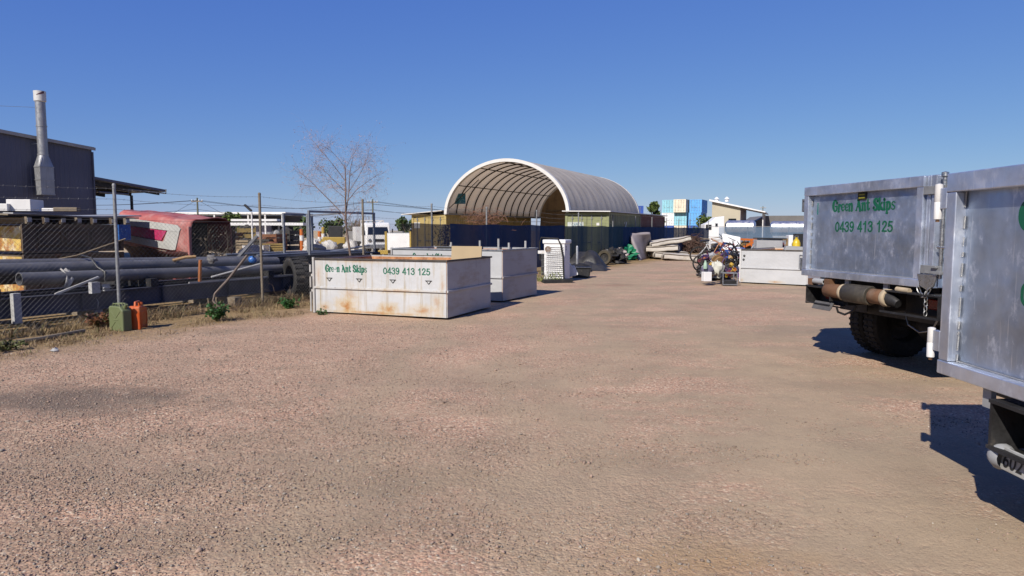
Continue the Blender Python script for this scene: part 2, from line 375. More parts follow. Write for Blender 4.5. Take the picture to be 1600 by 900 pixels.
# local frame of the fence: y runs along it, x points into the yard
POSTS = [-8.0, -4.2, 0, 3.27, 6.73, 9.97, 13.4, 17.5, 22.1, 27.0, 31.0, 34.5, 38.0, 41.5, 45.0, 48.5, 52.0]
for i, t in enumerate(POSTS):
    lean = (.0, .0, .05, .0, .0)[i % 5]
    b = MB().tube([(0, 0, -.05), (lean*.3, .0, 2.45)], .029, 10)
    b.lathe([(.001, 2.475), (.026, 2.468), (.034, 2.44), (.031, 2.42)], 10, (lean*.3, 0, 0))
    b.build('post', m['galv_dull'] if i not in (3, 4) else m['timber'], fence, smooth=40, loc=(0, t, 0))
def sag(t, z):
    return z
mesh_top = 1.82; pitch = .085
wv = MB()
t0, t1 = -8.0, 52.0; k = 0
s = t0-mesh_top
while s < t1:
    for sgn in (1, -1):
        a = (0.034+.004*sgn, s if sgn > 0 else s+mesh_top, .06); b = (0.034+.004*sgn, s+mesh_top if sgn > 0 else s, mesh_top)
        ya, yb = a[1], b[1]
        def cl(y):
            return min(t1, max(t0, y))
        if max(ya, yb) > t0 and min(ya, yb) < t1:
            f = lambda y: .06+(mesh_top-.06)*((y-ya)/(yb-ya))
            A = (a[0], cl(ya), f(cl(ya))); B = (b[0], cl(yb), f(cl(yb)))
            if abs(A[1]-B[1]) > .02: wv.tube([A, B], .0014, 3, False)
    s += pitch*(1 if s < 14 else 1.6)
tag(wv.build('chain_link_mesh', M('dull_wire', (.22, .22, .22), .7, .2), fence, fix=False), kind='stuff')
for z in (1.84, 2.02, 2.20, 2.38):
    pts = []; bw = MB()
    for i in range(len(POSTS)-1):
        n = 6
        for j in range(n):
            q = j/n; pts.append((.036, POSTS[i]+(POSTS[i+1]-POSTS[i])*q, z-.05*math.sin(PI*q)*(1 if z > 1.9 else .3)))
    pts.append((.036, POSTS[-1], z)); bw.tube(pts, .0024, 4)
    if z > 1.9:
        y = -8.0
        while y < 30:
            j = next(q for q in range(len(pts)-1) if pts[q+1][1] >= y)
            f = (y-pts[j][1])/(pts[j+1][1]-pts[j][1]); zz = pts[j][2]+(pts[j+1][2]-pts[j][2])*f
            bw.tube([(.036, y-.014, zz-.016), (.036, y+.014, zz+.016)], .0013, 3); bw.tube([(.024, y+.008, zz+.014), (.048, y-.008, zz-.014)], .0013, 3)
            y += .16
    bw.build('barbed_wire' if z > 1.9 else 'top_wire', bpy.data.materials['dull_wire'], fence, fix=False)

def cloth_mat(name, col, alpha):
    mm, t, b, N, L = nodes(name)
    v = coords(t, U, False); c = mix(t, ramp(t, noise(t, coords(t, (1, 1, .25), False), .9, 4), .3, .7), tuple(q*.72 for q in col), col)
    c = mix(t, ramp(t, noise(t, v, 5, 5), .62, .9), c, tuple(q*1.5+.01 for q in col)); L(c, b.inputs['Base Color']); b.inputs['Roughness'].default_value = .8; b.inputs['Specular IOR Level'].default_value = .1
    tr = N('ShaderNodeBsdfTransparent'); mx = N('ShaderNodeMixShader'); out = t.nodes['Material Output']
    a = ramp(t, noise(t, coords(t, (1, 1, .15), False), .35, 3), .35, .65, (alpha-.05,)*3+(1,), (alpha+.05,)*3+(1,))
    L(a, mx.inputs[0]); L(tr.outputs[0], mx.inputs[1]); L(b.outputs[0], mx.inputs[2]); L(mx.outputs[0], out.inputs[0])
    return mm
def cloth(label, ya, yb, mat, seed, x=.05, top=1.87, bottom=.28, group=None, root=None):
    fx = root or fence
    def fn(u, v):
        y = ya+(yb-ya)*u; dip = .035*abs(math.sin(y*1.05+seed))+.02*mnoise.noise(Vector((y*.8, seed, 0)))
        z = bottom+(top-dip-bottom)*v+(.05*mnoise.noise(Vector((y*.5, 3, seed))) if v < .01 else 0)
        xx = x+.03*mnoise.noise(Vector((y*1.5, z*.8, seed)))*(1-abs(v-.5))+.012*math.sin(y*9+seed)*v
        return Vector((xx, y, z))
    o = MB().grid(fn, int(abs(yb-ya)*6), 10).build('shade_cloth', mat, None, smooth=80, loc=tuple(fx.location), rot=tuple(fx.rotation_euler), fix=False)
    return tag(o, label, 'shade cloth', group)
navy_dense = cloth_mat('dense_navy_shade_cloth', (.007, .034, .095), .93)
navy_thin = cloth_mat('thin_navy_shade_cloth', (.016, .052, .080), .94)
cloth('thin strip of navy shade cloth with the yellow container showing through it', 8.8, 10.9, cloth_mat('faded_navy_shade_cloth', (.012, .03, .07), .82), 3, bottom=.2)
cloth('dense navy shade cloth on the fence in front of the arched shelter', 10.94, 20.3, navy_dense, 1, bottom=.15)
cloth('see-through navy shade cloth in front of the green container', 20.34, 28.6, navy_thin, 2, bottom=.14)
cloth('navy shade cloth behind the mattress pile, farthest along the fence', 28.64, 52, navy_dense, 5, bottom=.12)
# fence across the back of the yard
bp = FP(52, 0); back = thing('mesh_fence', 'low mesh fence with pale blue cloth across the back of the yard', 'fence', (bp.x, bp.y, 0), R(-90)-math.atan2(FE.x, FE.y)+PI*0)
for i in range(8):
    MB().tube([(0, i*3.2, -.05), (0, i*3.2, 2.0)], .03, 8).build('post', m['galv_dull'], back, smooth=40)
for z in (1.1, 1.97): MB().tube([(0, 0, z), (0, 22.4, z)], .02, 6).build('rail', m['galv_dull'], back, smooth=40)
cloth('pale grey-blue shade cloth on the back fence below the silver tanks', .9, 22.4, cloth_mat('pale_blue_shade_cloth', (.12, .18, .26), .62), 7, .05, 1.95, .05, root=back)

# ================================================================ SHIPPING CONTAINERS
def paint(name, col, rusty=.7): return M(name, col, .55, 0, .16, 1.2, 0, 20, [(tuple(q*.6+.06 for q in col), .5, .85, 1.5, VS), (RUST, rusty, rusty+.12, 3.5, (1, 1, .5))])
def container(label, mat, loc, rz, Ln=6.06, group=None, sign=None, detail=True):
    t = thing('shipping_container', label, 'shipping container', loc, rz, group)
    w, h = 2.44, 2.59
    def corr(side):
        b = MB(); per = .28; n = int((Ln-.3)/per); ys = []
        for i in range(n):
            y = .15+i*(Ln-.3)/n; q = (Ln-.3)/n
            ys += [(y, 0), (y+q*.3, 0), (y+q*.5, .036), (y+q*.8, .036)]
        ys.append((Ln-.15, 0)); sx = side*(w/2-.015)
        for i in range(len(ys)-1):
            (ya, da), (yb, db) = ys[i], ys[i+1]
            b.add([(sx-side*da, ya, .17), (sx-side*db, yb, .17), (sx-side*db, yb, h-.11), (sx-side*da, ya, h-.11)], [(0, 1, 2, 3)])
        return b
    for side in (1, -1): corr(side).build('side_wall', mat, t, fix=False)
    b = MB()
    for sx in (-1, 1):
        for y in (0.06, Ln-.06): b.box((sx*(w/2-.06), y, h/2), (.14, .14, h))
        b.box((sx*(w/2-.04), Ln/2, .085), (.10, Ln-.26, .17)); b.box((sx*(w/2-.03), Ln/2, h-.055), (.07, Ln-.26, .11))
    for y in (.06, Ln-.06):
        b.box((0, y, .08), (w-.26, .12, .16)); b.box((0, y, h-.07), (w-.26, .12, .14))
    b.build('frame', mat, t)
    rb = MB(); n = 20
    for i in range(n):
        y = .1+i*(Ln-.2)/n; q = (Ln-.2)/n
        rb.box((0, y+q*.35, h-.03), (w-.12, q*.55, .02))
    rb.box((0, Ln/2, h-.045), (w-.1, Ln-.1, .012)); rb.build('roof', mat, t)
    MB().box((0, Ln-.05, h/2), (w-.27, .05, h-.28)).build('end_wall', mat, t)
    for sx in (-1, 1):
        d = MB().box((sx*.555, .05, h/2), (1.09, .045, h-.32))
        for z in (.55, 1.05, 1.55, 2.05): d.box((sx*.555, .024, z), (1.0, .02, .3))
        dd = d.build('door', mat, t)
        if detail:
            for k in (.28, .82):
                lr = MB().tube([(sx*k, -.012, .14), (sx*k, -.012, h-.12)], .02, 6)
                for z in (.35, 1.2, 2.3): lr.box((sx*k, -.003, z), (.11, .03, .06))
                lr.box((sx*(k-.12), -.03, 1.05), (.26, .015, .04)); lr.build('lock_rod', m['galv_dull'], dd, smooth=40)
    MB().box((0, Ln/2, .15), (w-.2, Ln-.2, .05)).build('floor', m['timber'], t)
    return t

# ================================================================ TEXT
def text_mesh(body, size, bold=.0, spacing=1.0):
    cu = bpy.data.curves.new('text', 'FONT'); cu.body = body; cu.size = size; cu.offset = bold; cu.space_character = spacing; cu.align_x = 'LEFT'
    o = bpy.data.objects.new('text', cu); C.objects.link(o); bpy.context.view_layer.update()
    me = bpy.data.meshes.new_from_object(o.evaluated_get(bpy.context.evaluated_depsgraph_get()))
    bpy.data.objects.remove(o); bpy.data.curves.remove(cu); return me
def fit_text(name, body, width, height, mat, parent, loc, rot, bold=.012):
    me = text_mesh(body, 1.0, bold); co = np.zeros(len(me.vertices)*3); me.vertices.foreach_get('co', co); co = co.reshape(-1, 3)
    lo, hi = co.min(0), co.max(0)
    co[:, 0] = (co[:, 0]-lo[0])/(hi[0]-lo[0])*width; co[:, 1] = (co[:, 1]-lo[1])/(hi[1]-lo[1])*height
    me.vertices.foreach_set('co', co.ravel()); me.materials.append(mat); me.update()
    return put(name, me, parent, loc, rot)

# ================================================================ ARCHED SHELTER
DZ = -math.atan2(.44, .9); L0 = Vector((-3.89, 40.75, 0)); DE = Vector((.44, .9, 0)).normalized(); DN = Vector((.9, -.44, 0)).normalized()
def DL(x, y, z=0): p = L0+DN*x+DE*y; return (p.x, p.y, z)
cy = paint('yellow_container_paint', (.50, .385, .15)); cg = paint('olive_green_container_paint', (.29, .31, .15)); cr = paint('rust_red_container_paint', (.20, .055, .04))
ct = container('yellow shipping container under the left side of the arched shelter', cy, DL(-1.25, 0), DZ)
MB().box((-.85, .018, 1.95), (.42, .012, .34)).build('notice', m['white_clean'], ct)
container('second yellow container behind the first under the shelter', cy, DL(-1.25, 6.1), DZ)
ct = container('olive green shipping container with its doors facing the yard', cg, DL(8.95, -.4), DZ)
for ch in ct.children:
    if ch.name.startswith('side_wall') or ch.name.startswith('frame'): pass
pl = MB().box((-.66, .006, 1.95), (.95, .012, .3)).build('sign_board', M('faded_white_sign', (.62, .66, .62), .6, 0, .2, 6), ct)
fit_text('lettering', 'CAPITAL', .66, .17, M('faded_blue_letter', (.10, .22, .30), .6), pl, (-.86, -.003, 1.87), (PI/2, 0, 0))
MB().box((.62, .008, 1.98), (.16, .01, .14)).build('sticker', m['white'], ct)
container('rust red shipping container behind the olive green one', cr, DL(8.95, 5.75), DZ)
ws = MB().box((0, 0, 0), (2.7, 12.6, .05)).build('roof_sheet', m['white'], None, loc=DL(9.0, 5.6, 2.66), rot=(0, R(1.0), DZ))
tag(ws, 'flat pale sheeting laid over the green and red containers', 'roof sheet')
ws = MB().box((0, 0, 0), (2.9, 12.4, .04)).build('roof_sheet', m['white'], None, loc=DL(-1.6, 5.9, 2.72), rot=(0, R(-4), DZ))
tag(ws, 'pale sheeting sloping over the yellow containers left of the shelter', 'roof sheet')
sh = thing('arched_shelter', 'white fabric arched shelter with dark ribs standing on two rows of containers', 'shelter', DL(0, 0, 2.6), DZ)
WD, RISE, LD = 7.75, 3.0, 13.9
def arch(a, k=0.0):                    # a from 0 (left foot) to PI (right foot)
    c, s_ = math.cos(a), math.sin(a); e = 1.04
    return (WD/2-(WD/2+k)*math.copysign(abs(c)**e, c), (RISE+k)*abs(s_)**e)
def fabric_mat():
    mm, t, b, N, L = nodes('shelter_fabric'); v = coords(t, U, False)
    c = mix(t, ramp(t, noise(t, v, .8, 5), .35, .7), (.38, .355, .31), (.47, .445, .40))
    c = mix(t, ramp(t, noise(t, coords(t, (.6, 5, .6), False), 1.2, 5), .52, .8), c, (.20, .175, .155))
    gq_ = N('ShaderNodeNewGeometry'); c = mix(t, gq_.outputs['Backfacing'], (.56, .47, .36), c)      # the lining is tan, the outside grey-white
    L(c, b.inputs['Base Color']); b.inputs['Roughness'].default_value = .6
    tl = N('ShaderNodeBsdfTranslucent'); L(c, tl.inputs[0]); mx = N('ShaderNodeMixShader'); mx.inputs[0].default_value = .34
    L(b.outputs[0], mx.inputs[1]); L(tl.outputs[0], mx.inputs[2]); L(mx.outputs[0], t.nodes['Material Output'].inputs[0]); return mm
NR = 13
def cover(u, v):
    y = u*LD; ph = (y/LD*NR) % 1.0; dip = -.03*math.sin(PI*ph)*min(1, 4*math.sin(PI*v))
    x, z = arch(PI*v, .07+dip); return Vector((x, y, z+.02))
MB().grid(cover, NR*6, 48).build('cover', fabric_mat(), sh, smooth=50, fix=False)
ribm = M('brown_steel_rib', (.06, .045, .035), .6, .2, .3, 5)
for i in range(NR+1):
    y = .05+i*(LD-.1)/NR
    MB().tube([(*[arch(PI*j/36, -.03)[0]], y, arch(PI*j/36, -.03)[1]) for j in range(37)], .04, 6).build('rib', ribm, sh, smooth=60)
for a in (.20, .36, .5, .64, .8):
    x, z = arch(PI*a, -.10); MB().tube([(x, .05, z), (x, LD-.05, z)], .03, 6).build('purlin', ribm, sh, smooth=60)
for (ya, yb, aa, ab) in ((.1, 1.6, .04, .26), (.1, 3.0, .97, .75)):
    xa, za = arch(PI*aa, -.08); xb, zb = arch(PI*ab, -.08); MB().tube([(xa, ya, za), (xb, yb, zb)], .025, 6).build('brace', ribm, sh)
white_band = M('white_fabric_band', (.80, .79, .76), .55, 0, .06, 3)
for y in (-.02, LD):
    b = MB(); pts = [arch(PI*j/40, .09) for j in range(41)]; q = [arch(PI*j/40, -.09) for j in range(41)]
    for j in range(40):
        (ax, az), (bx, bz), (cx, cz), (dx, dz) = pts[j], pts[j+1], q[j+1], q[j]
        b.add([(ax, y-.12, az), (bx, y-.12, bz), (cx, y-.12, cz), (dx, y-.12, dz), (ax, y+.14, az), (bx, y+.14, bz), (cx, y+.14, cz), (dx, y+.14, dz)], [(0, 1, 2, 3), (7, 6, 5, 4), (0, 4, 5, 1), (3, 2, 6, 7)])
    b.build('edge_band', white_band, sh, smooth=40)
for x in (-.05, WD+.05): MB().box((x, LD/2, .03), (.24, LD, .10)).build('base_rail', m['galv_dull'], sh)
b = MB(); poly = [(arch(PI*j/30, -.14)) for j in range(31)]; b.prism([(WD+.0, -2.55)]+[(p[0], p[1]) for p in poly[::-1]]+[(0, -2.55)], LD-.32, LD-.26)
b.build('back_wall', M('tan_ply_wall', (.36, .25, .14), .8, 0, .2, 1.5, 0, 5, [((.16, .11, .07), .5, .8, 2, (1, 1, .3))]), sh)
for z in (-.55, .55): MB().box((WD*.5, LD-.36, z), (6.6, .06, .09)).build('wall_batten', m['timber'], sh)
MB().box((.42, .9, .95), (.7, .03, .62), rz=.1).build('teal_banner', M('teal_banner', (.03, .20, .24), .6, 0, .3, 8, 0, 5, [((.5, .6, .6), .58, .62, 9, (1, 1, 4))]), sh, label='small teal banner hanging inside the left edge')
# dark rack inside the back of the shelter
rk = thing('storage_rack', 'dark steel rack of stores at the back of the arched shelter', 'rack', DL(5.2, 9.5), DZ)
for x in (-.9, .9):
    for y in (-.3, .3): MB().box((x, y, 1.5), (.07, .07, 3.0)).build('upright', m['steel_dark'], rk)
for z in (.5, 1.4, 2.3): MB().box((0, 0, z), (1.74, .7, .05)).build('shelf', m['steel_dark'], rk)
for i, (x, z) in enumerate(((-.5, .53), (.3, .53), (-.4, 1.43), (.4, 1.43), (-.1, 2.33))):
    tag(MB().box((0, 0, .22), (.5, .45, .44)).build('crate', m['timber'] if i % 2 else m['steel_dark'], None, bevel=.02, loc=DL(5.2+x, 9.5, z), rot=(0, 0, DZ)), ('lower left', 'lower right', 'middle left', 'middle right', 'topmost')[i]+' crate on the dark rack inside the arched shelter', 'crate', 'crates on the shelter rack')

# ================================================================ FAR CONTAINER STACK
FS = Vector((31.2, 139, 0))
def FSP(x, y, z): p = FS+DN*x+DE*y; return (p.x, p.y, z)
cols = {'teal': paint('teal_far_container_paint', (.34, .72, .85), .8), 'cream': paint('cream_far_container_paint', (.95, .85, .66), .8),
        'blue': paint('blue_far_container_paint', (.16, .50, .98), .8), 'deep': paint('deep_blue_far_container_paint', (.03, .10, .45), .8), 'white': paint('white_far_container_paint', (.95, .97, .99), .8)}
stack = [(0, 1.6, 2, 'teal', 'pale teal container on the top tier of the far stack'), (2.75, -.3, 2, 'cream', 'cream container on the top tier of the far stack'),
         (5.4, 2.2, 2, 'blue', 'bright blue container on the top tier of the far stack'),
         (.0, 1.6, 1, 'white', 'white container in the far stack beneath the pale teal one'), (2.75, .6, 1, 'teal', 'pale teal container in the far stack beneath the cream one'), (5.4, 1.6, 1, 'blue', 'bright blue container in the far stack beneath another bright blue one'),
         (.0, 1.6, 0, 'deep', 'deep blue container at ground level of the far stack, left end'), (2.75, .6, 0, 'cream', 'cream container at ground level of the far stack'), (5.4, 1.6, 0, 'deep', 'deep blue container at ground level of the far stack, right end')]
for x, y, tier, c, lab in stack: container(lab, cols[c], FSP(x, y, tier*2.62+.02), DZ, group='containers in the far stack')
container('deep blue container just visible behind the end of the arched shelter', cols['deep'], (P(992, 330, 100).x, 100, 2.62), DZ+.3)
container('deep blue container standing on the ground behind the shelter', cols['white'], (P(992, 330, 100).x, 100, 0), DZ+.3)['label'] = 'white container on the ground carrying a deep blue one behind the shelter'
# ================================================================ BUILDINGS
clad = M('dark_blue_cladding', (.12, .13, .19), .5, .1, .15, .6, 0, 10, [((.10, .10, .12), .6, .9, 1.5, VS)])
def ribbed(b, w, z0, ztop, step=.25, rib=.012):     # ribbed sheet in the local x-z plane, outer face towards -y; ztop(x)
    x = 0
    while x < w-1e-3:
        q = min(step, w-x); a = [(x, 0), (x+q*.62, 0), (x+q*.7, -rib), (x+q*.92, -rib), (x+q, 0)]
        for (xa, ya), (xb, yb) in zip(a, a[1:]): b.add([(xa, ya, z0), (xb, yb, z0), (xb, yb, ztop(xb)), (xa, ya, ztop(xa))], [(0, 1, 2, 3)])
        x += step
    return b
bc = Vector((-24.3, 40, 0)); BL = 20.0       # corner; wall runs back towards the camera parallel to the fence
br = thing('steel_shed', 'dark blue steel clad shed with a side canopy beyond the fence', 'shed', (bc.x-FE.x*BL, bc.y-FE.y*BL, 0), math.atan2(FE.y, FE.x))
# local x runs along the side wall (0 = camera end), local -y is the yard side
top = lambda x: 6.36+.085*(BL-x)
ribbed(MB(), BL, 0, top).build('side_wall', clad, br, fix=False)
eb = MB(); D = 16.0
ew = ribbed(MB(), D, 0, lambda x: top(BL)); ew.build('end_wall', clad, br, loc=(BL, .0, 0), rot=(0, 0, PI/2), fix=False)
ribbed(MB(), BL, 0, top).build('rear_wall', clad, br, loc=(0, D, 0), fix=False)
rb = MB()
rb.add([(-.1, -.12, top(0)+.02), (BL+.1, -.12, top(BL)+.02), (BL+.1, D+.12, top(BL)+.02), (-.1, D+.12, top(0)+.02), (-.1, -.12, top(0)+.08), (BL+.1, -.12, top(BL)+.08), (BL+.1, D+.12, top(BL)+.08), (-.1, D+.12, top(0)+.08)], [(3, 2, 1, 0), (4, 5, 6, 7), (0, 1, 5, 4), (1, 2, 6, 5), (2, 3, 7, 6), (3, 0, 4, 7)])
rb.build('roof', m['grey_paint'], br)
fl = MB(); fl.bar((-.1, -.16, top(0)-.03), (BL+.12, -.16, top(BL)-.03), .07, .16); fl.build('barge_flashing', m['grey_paint'], br)
MB().tube([(BL-.0, -.08, 0), (BL-.0, -.08, top(BL)-.2)], .05, 8).build('downpipe', clad, br, smooth=40)
# roller door near the left edge of the picture
xd = 13.6
rd = MB()
for i in range(22): rd.tube([(xd-3.4, -.03, .15+i*.15), (xd, -.03, .15+i*.15)], .078, 6)
rd.build('roller_door', M('roller_door_slats', (.07, .075, .11), .5, .2, .1, 3), br, smooth=40)
for x in (xd-3.48, xd+.08): MB().box((x, -.06, 1.8), (.13, .1, 3.6)).build('door_jamb', m['steel_dark'], br)
MB().box((xd-1.7, -.09, 3.62), (3.6, .16, .26)).build('door_head', m['steel_dark'], br)
fd = MB().box((xd+1.15, -.34, 4.25), (.3, .22, .1), rx=.4); fd.bar((xd+1.15, 0, 4.2), (xd+1.15, -.3, 4.2), .04); fd.build('floodlight', m['galv'], br)
MB().tube([(xd+.5, -.07, 1), (xd+.5, -.07, 4.9)], .035, 6).build('conduit', m['steel_dark'], br)
# canopy on the far end
cn = MB(); cz = 4.62
cn.add([(BL+.02, -.1, cz), (BL+4.6, -.1, cz-.52), (BL+4.6, 6, cz-.52), (BL+.02, 6, cz), (BL+.02, -.1, cz+.14), (BL+4.6, -.1, cz-.38), (BL+4.6, 6, cz-.38), (BL+.02, 6, cz+.14)], [(3, 2, 1, 0), (4, 5, 6, 7), (0, 1, 5, 4), (1, 2, 6, 5), (2, 3, 7, 6), (3, 0, 4, 7)])
cn.build('canopy_roof', clad, br)
cb = MB()
for y in (.2, 3, 5.8): cb.bar((BL+.03, y, cz-.16), (BL+4.3, y, cz-.62), .1, .22)
cb.build('canopy_beam', m['steel_dark'], br)
for y in (.3, 5.7): MB().box((BL+2.5, y, 1.9), (.12, .12, 3.8)).build('canopy_post', m['steel_dark'], br)
MB().tube([(BL+.2, -.16, cz-.75), (BL+2.0, -.16, cz-.8), (BL+2.0, -.16, cz-.5)], .06, 8).build('gutter_pipe', m['pipe'], br, smooth=40)
MB().tube([(BL+2.0, -.2, cz-.5), (BL+4.5, -.2, cz-.62), (BL+4.5, -.2, cz-.36)], .04, 8).build('gutter_pipe', m['pipe'], br, smooth=40)
# exhaust stack against the side wall
sx = 17.0
st = thing('exhaust_stack', 'tall galvanised exhaust stack rising up the side of the dark blue shed', 'exhaust stack', tuple(br.matrix_basis @ Vector((sx, -.62, 0))), br.rotation_euler.z)
duct = M('galvanised_duct', (.45, .46, .48), .45, .6, .15, 2, 0, 20, [((.3, .3, .32), .5, .8, 3, VS)])
zb, zt = 3.55, 5.05
MB().box((0, 0, (zb+zt)/2), (.70, .56, zt-zb)).build('square_duct', duct, st, bevel=.01)
for z in (zb+.02, 4.35, zt-.02): MB().box((0, 0, z), (.74, .60, .05)).build('duct_flange', duct, st)
tr = MB(); n = 24; sq = []; ci = []
for k in range(n):
    a = 2*PI*k/n; c, s_ = math.cos(a), math.sin(a); q = 1/max(abs(c), abs(s_))
    sq.append((c*q*.35, s_*q*.28, zt)); ci.append((c*.24, s_*.24, zt+.62))
tr.add(sq+ci, [(k, (k+1) % n, n+(k+1) % n, n+k) for k in range(n)]); tr.build('transition', duct, st)
MB().lathe([(.24, zt+.62), (.24, 8.75)], 24).build('flue_pipe', duct, st, smooth=40)
for z in (zt+.64, 7.2): MB().lathe([(.24, z-.03), (.265, z-.03), (.265, z+.03), (.24, z+.03)], 24).build('pipe_band', duct, st, smooth=40)
cp = MB().lathe([(.24, 8.45), (.285, 8.5), (.29, 9.02), (.265, 9.02), (.25, 8.6)], 24).build('cap', M('white_cap', (.7, .69, .68), .5, .1, .1, 3), st, smooth=40)
b = MB()
for j in range(9):           # dark red swoosh and name strip printed round the cap
    a0, a1 = R(-150+j*8), R(-150+(j+1)*8); z0 = 8.78+.012*j; h0 = .03+.011*j; h1 = .03+.011*(j+1)
    b.add([(.294*math.cos(a0), .294*math.sin(a0), z0), (.294*math.cos(a1), .294*math.sin(a1), z0+.012), (.294*math.cos(a1), .294*math.sin(a1), z0+.012+h1), (.294*math.cos(a0), .294*math.sin(a0), z0+h0)], [(0, 1, 2, 3)])
b.build('printed_mark', M('dark_red_print', (.10, .02, .04), .5), cp, fix=False)
MB().bar((.0, .3, 6.3), (-1.2, 2.2, 6.1), .03).build('stay', duct, st)
MB().tube([(0, .3, 8.2), (-14, 3, 6.9)], .008, 4).build('guy_wire', m['galv_dull'], st)

# long white-roofed shed far away on the left
ls = thing('open_shed', 'long low open shed with a white roof edge far beyond the fence', 'shed', (P(258, 350, 110).x, 110, 0), R(-4))
MB().box((10, 3, 4.35), (20.5, 8, .35)).build('roof', m['white_clean'], ls)
MB().box((10, 6.8, 2.1), (20, .2, 4.1)).build('back_wall', clad, ls)
for i in range(8): MB().box((.4+i*2.75, -.8, 2.1), (.22, .22, 4.1)).build('post', m['white'], ls)
MB().box((13, 2.2, 1.6), (7, .3, 3.2)).build('partition', M('lilac_partition', (.28, .27, .36), .6), ls)
# cream and lilac factory on the right
fc = thing('factory', 'cream factory with a sloping white roof right of the far containers', 'factory', (P(1112, 350, 112).x, 112, 0), R(-22))
MB().prism([(0, 0), (4.4, 0), (4.4, 5.3), (0, 6.3)], 0, 16, 'y').build('wall', M('cream_wall', (.55, .50, .38), .7, 0, .1, .5), fc)
rf = MB().prism([(-.4, 6.4), (8.2, 4.45), (8.2, 4.62), (-.4, 6.68)], -.6, 16.5, 'y').build('roof', m['white_clean'], fc)
for x in (.6, 2.2): MB().lathe([(.3, 0), (.3, .4), (.45, .45), (.1, .8)], 10, (x, 1, 6.3)).build('roof_vent', m['white_clean'], rf)
MB().box((4.43, 8, 2.6), (.06, 15.8, 5.2)).build('side_cladding', M('lilac_cladding', (.25, .23, .30), .6, 0, .1, 1), fc)
for y in (1, 6, 11): MB().box((7.8, y, 2.2), (.15, .15, 4.4)).build('post', m['white'], fc)
for i in range(2): MB().box((1.2+2.0*i, -.02, 3.1), (1.2, .06, .9)).build('window', m['glass'], fc)
wh = thing('warehouse', 'long low warehouse with a grey gable roof beneath the far pole', 'warehouse', (P(1172, 350, 125).x, 125, 0), R(-8))
MB().prism([(0, 0), (13.5, 0), (13.5, 2.4), (0, 2.4)], 0, 12, 'y').build('wall', M('pale_wall', (.55, .52, .47), .7), wh)
MB().prism([(-.3, 2.42), (12.5, 2.42), (14.5, 2.42), (12, 4.3), (2.4, 4.3)], -.5, 12.5, 'y').build('roof', M('grey_iron_roof', (.22, .21, .20), .6, .1, .15, .4), wh)
for i in range(6): MB().box((1.1+i*2.1, -.03, 1.5), (1.0, .08, 1.0)).build('window', m['glass'], wh)

# silver tank trailers behind the pale blue cloth
tankm = M('polished_tank', (.95, .95, .95), .36, .9, .08, .8)
def tank(label, px0, px1, y, zc, r):
    a, b_ = P(px0, 355, y), P(px1, 355, y); L_ = (b_.x-a.x)*.93
    t = thing('tank_trailer', label, 'tank trailer', (a.x, y, 0), R(-24), 'silver tank trailers')
    MB().lathe([(.02, 0), (r*.7, .03), (r, .2), (r, L_-.2), (r*.7, L_-.03), (.02, L_)], 28, (0, 0, zc), 'x').build('tank', tankm, t, smooth=40)
    for x in (.4, L_*.5, L_-.4): MB().lathe([(r+.002, -.05), (r+.03, -.05), (r+.03, .05), (r+.002, .05)], 28, (x, 0, zc), 'x').build('tank_band', tankm, t, smooth=40)
    MB().box((L_/2, 0, zc-r-.08), (L_*.95, .9, .14)).build('chassis', m['steel_dark'], t)
    for x in (L_*.72, L_*.86):
        for y_ in (-.8, .8): MB().lathe([(.1, -.14), (.4, -.14), (.46, -.08), (.46, .08), (.4, .14), (.1, .14)], 18, (x, y_, .46), 'y').build('wheel', m['rubber'], t, smooth=40)
    MB().box((L_*.1, 0, .35), (.12, 1.2, .7)).build('landing_leg', m['steel_dark'], t)
tank('silver tank trailer just right of the white hut', 1133, 1182, 64, 1.93, .64)
tank('silver tank trailer catching the sun beside the aluminium truck bin', 1203, 1290, 66, 1.90, .62)
# white hut with a rounded shoulder and a small dark window
hu = thing('site_hut', 'white hut with a sloping shoulder and one small dark window behind the fence', 'hut', (P(1101, 355, 63).x, 63, 0), R(-5))
MB().prism([(0, 0), (1.75, 0), (1.75, 2.95), (1.0, 2.85), (.5, 2.4), (0, 2.2)], 0, 2.0, 'y').build('body', m['white_clean'], hu, bevel=.03)
MB().box((1.05, -.02, 2.15), (.2, .08, .28)).build('window', m['glass'], hu)
MB().box((.35, -.02, 1.95), (.5, .06, .45)).build('vent_opening', m['black'], hu)

# power poles and wires
def pole(px, y, top_py, label, arm=True):
    b0 = P(px, 360, y); zt = P(px, top_py, y).z
    t = thing('power_pole', label, 'power pole', (b0.x, y, 0), 0, 'power poles behind the yard')
    MB().tube([(0, 0, 0), (0, 0, zt)], [.17, .11], 8).build('pole', M('pole_timber', (.16, .17, .12), .9, 0, .2, 2), t, smooth=40)
    if arm:
        MB().box((0, -.1, zt-.5), (1.6, .1, .12)).build('crossarm', m['timber'], t)
        for x in (-.7, -.25, .25, .7): MB().lathe([(.05, 0), (.07, .08), (.03, .2)], 6, (x, -.1, zt-.44)).build('insulator', m['white'], t)
    return Vector((b0.x, y, zt))
p1 = pole(310, 95, 309, 'timber power pole behind the wrecked red van')
p2 = pole(583, 105, 311, 'timber power pole right of the bare tree')
p3 = pole(1191, 190, 322, 'slim pole rising above the grey gable roof on the right')
p5 = pole(-120, 85, 296, 'power pole out past the dark blue shed')
p4 = pole(905, 150, 332, 'power pole hidden behind the shelter')
wl = thing('power_line', 'overhead power wires strung between the timber poles', 'power line', (0, 0, 0))
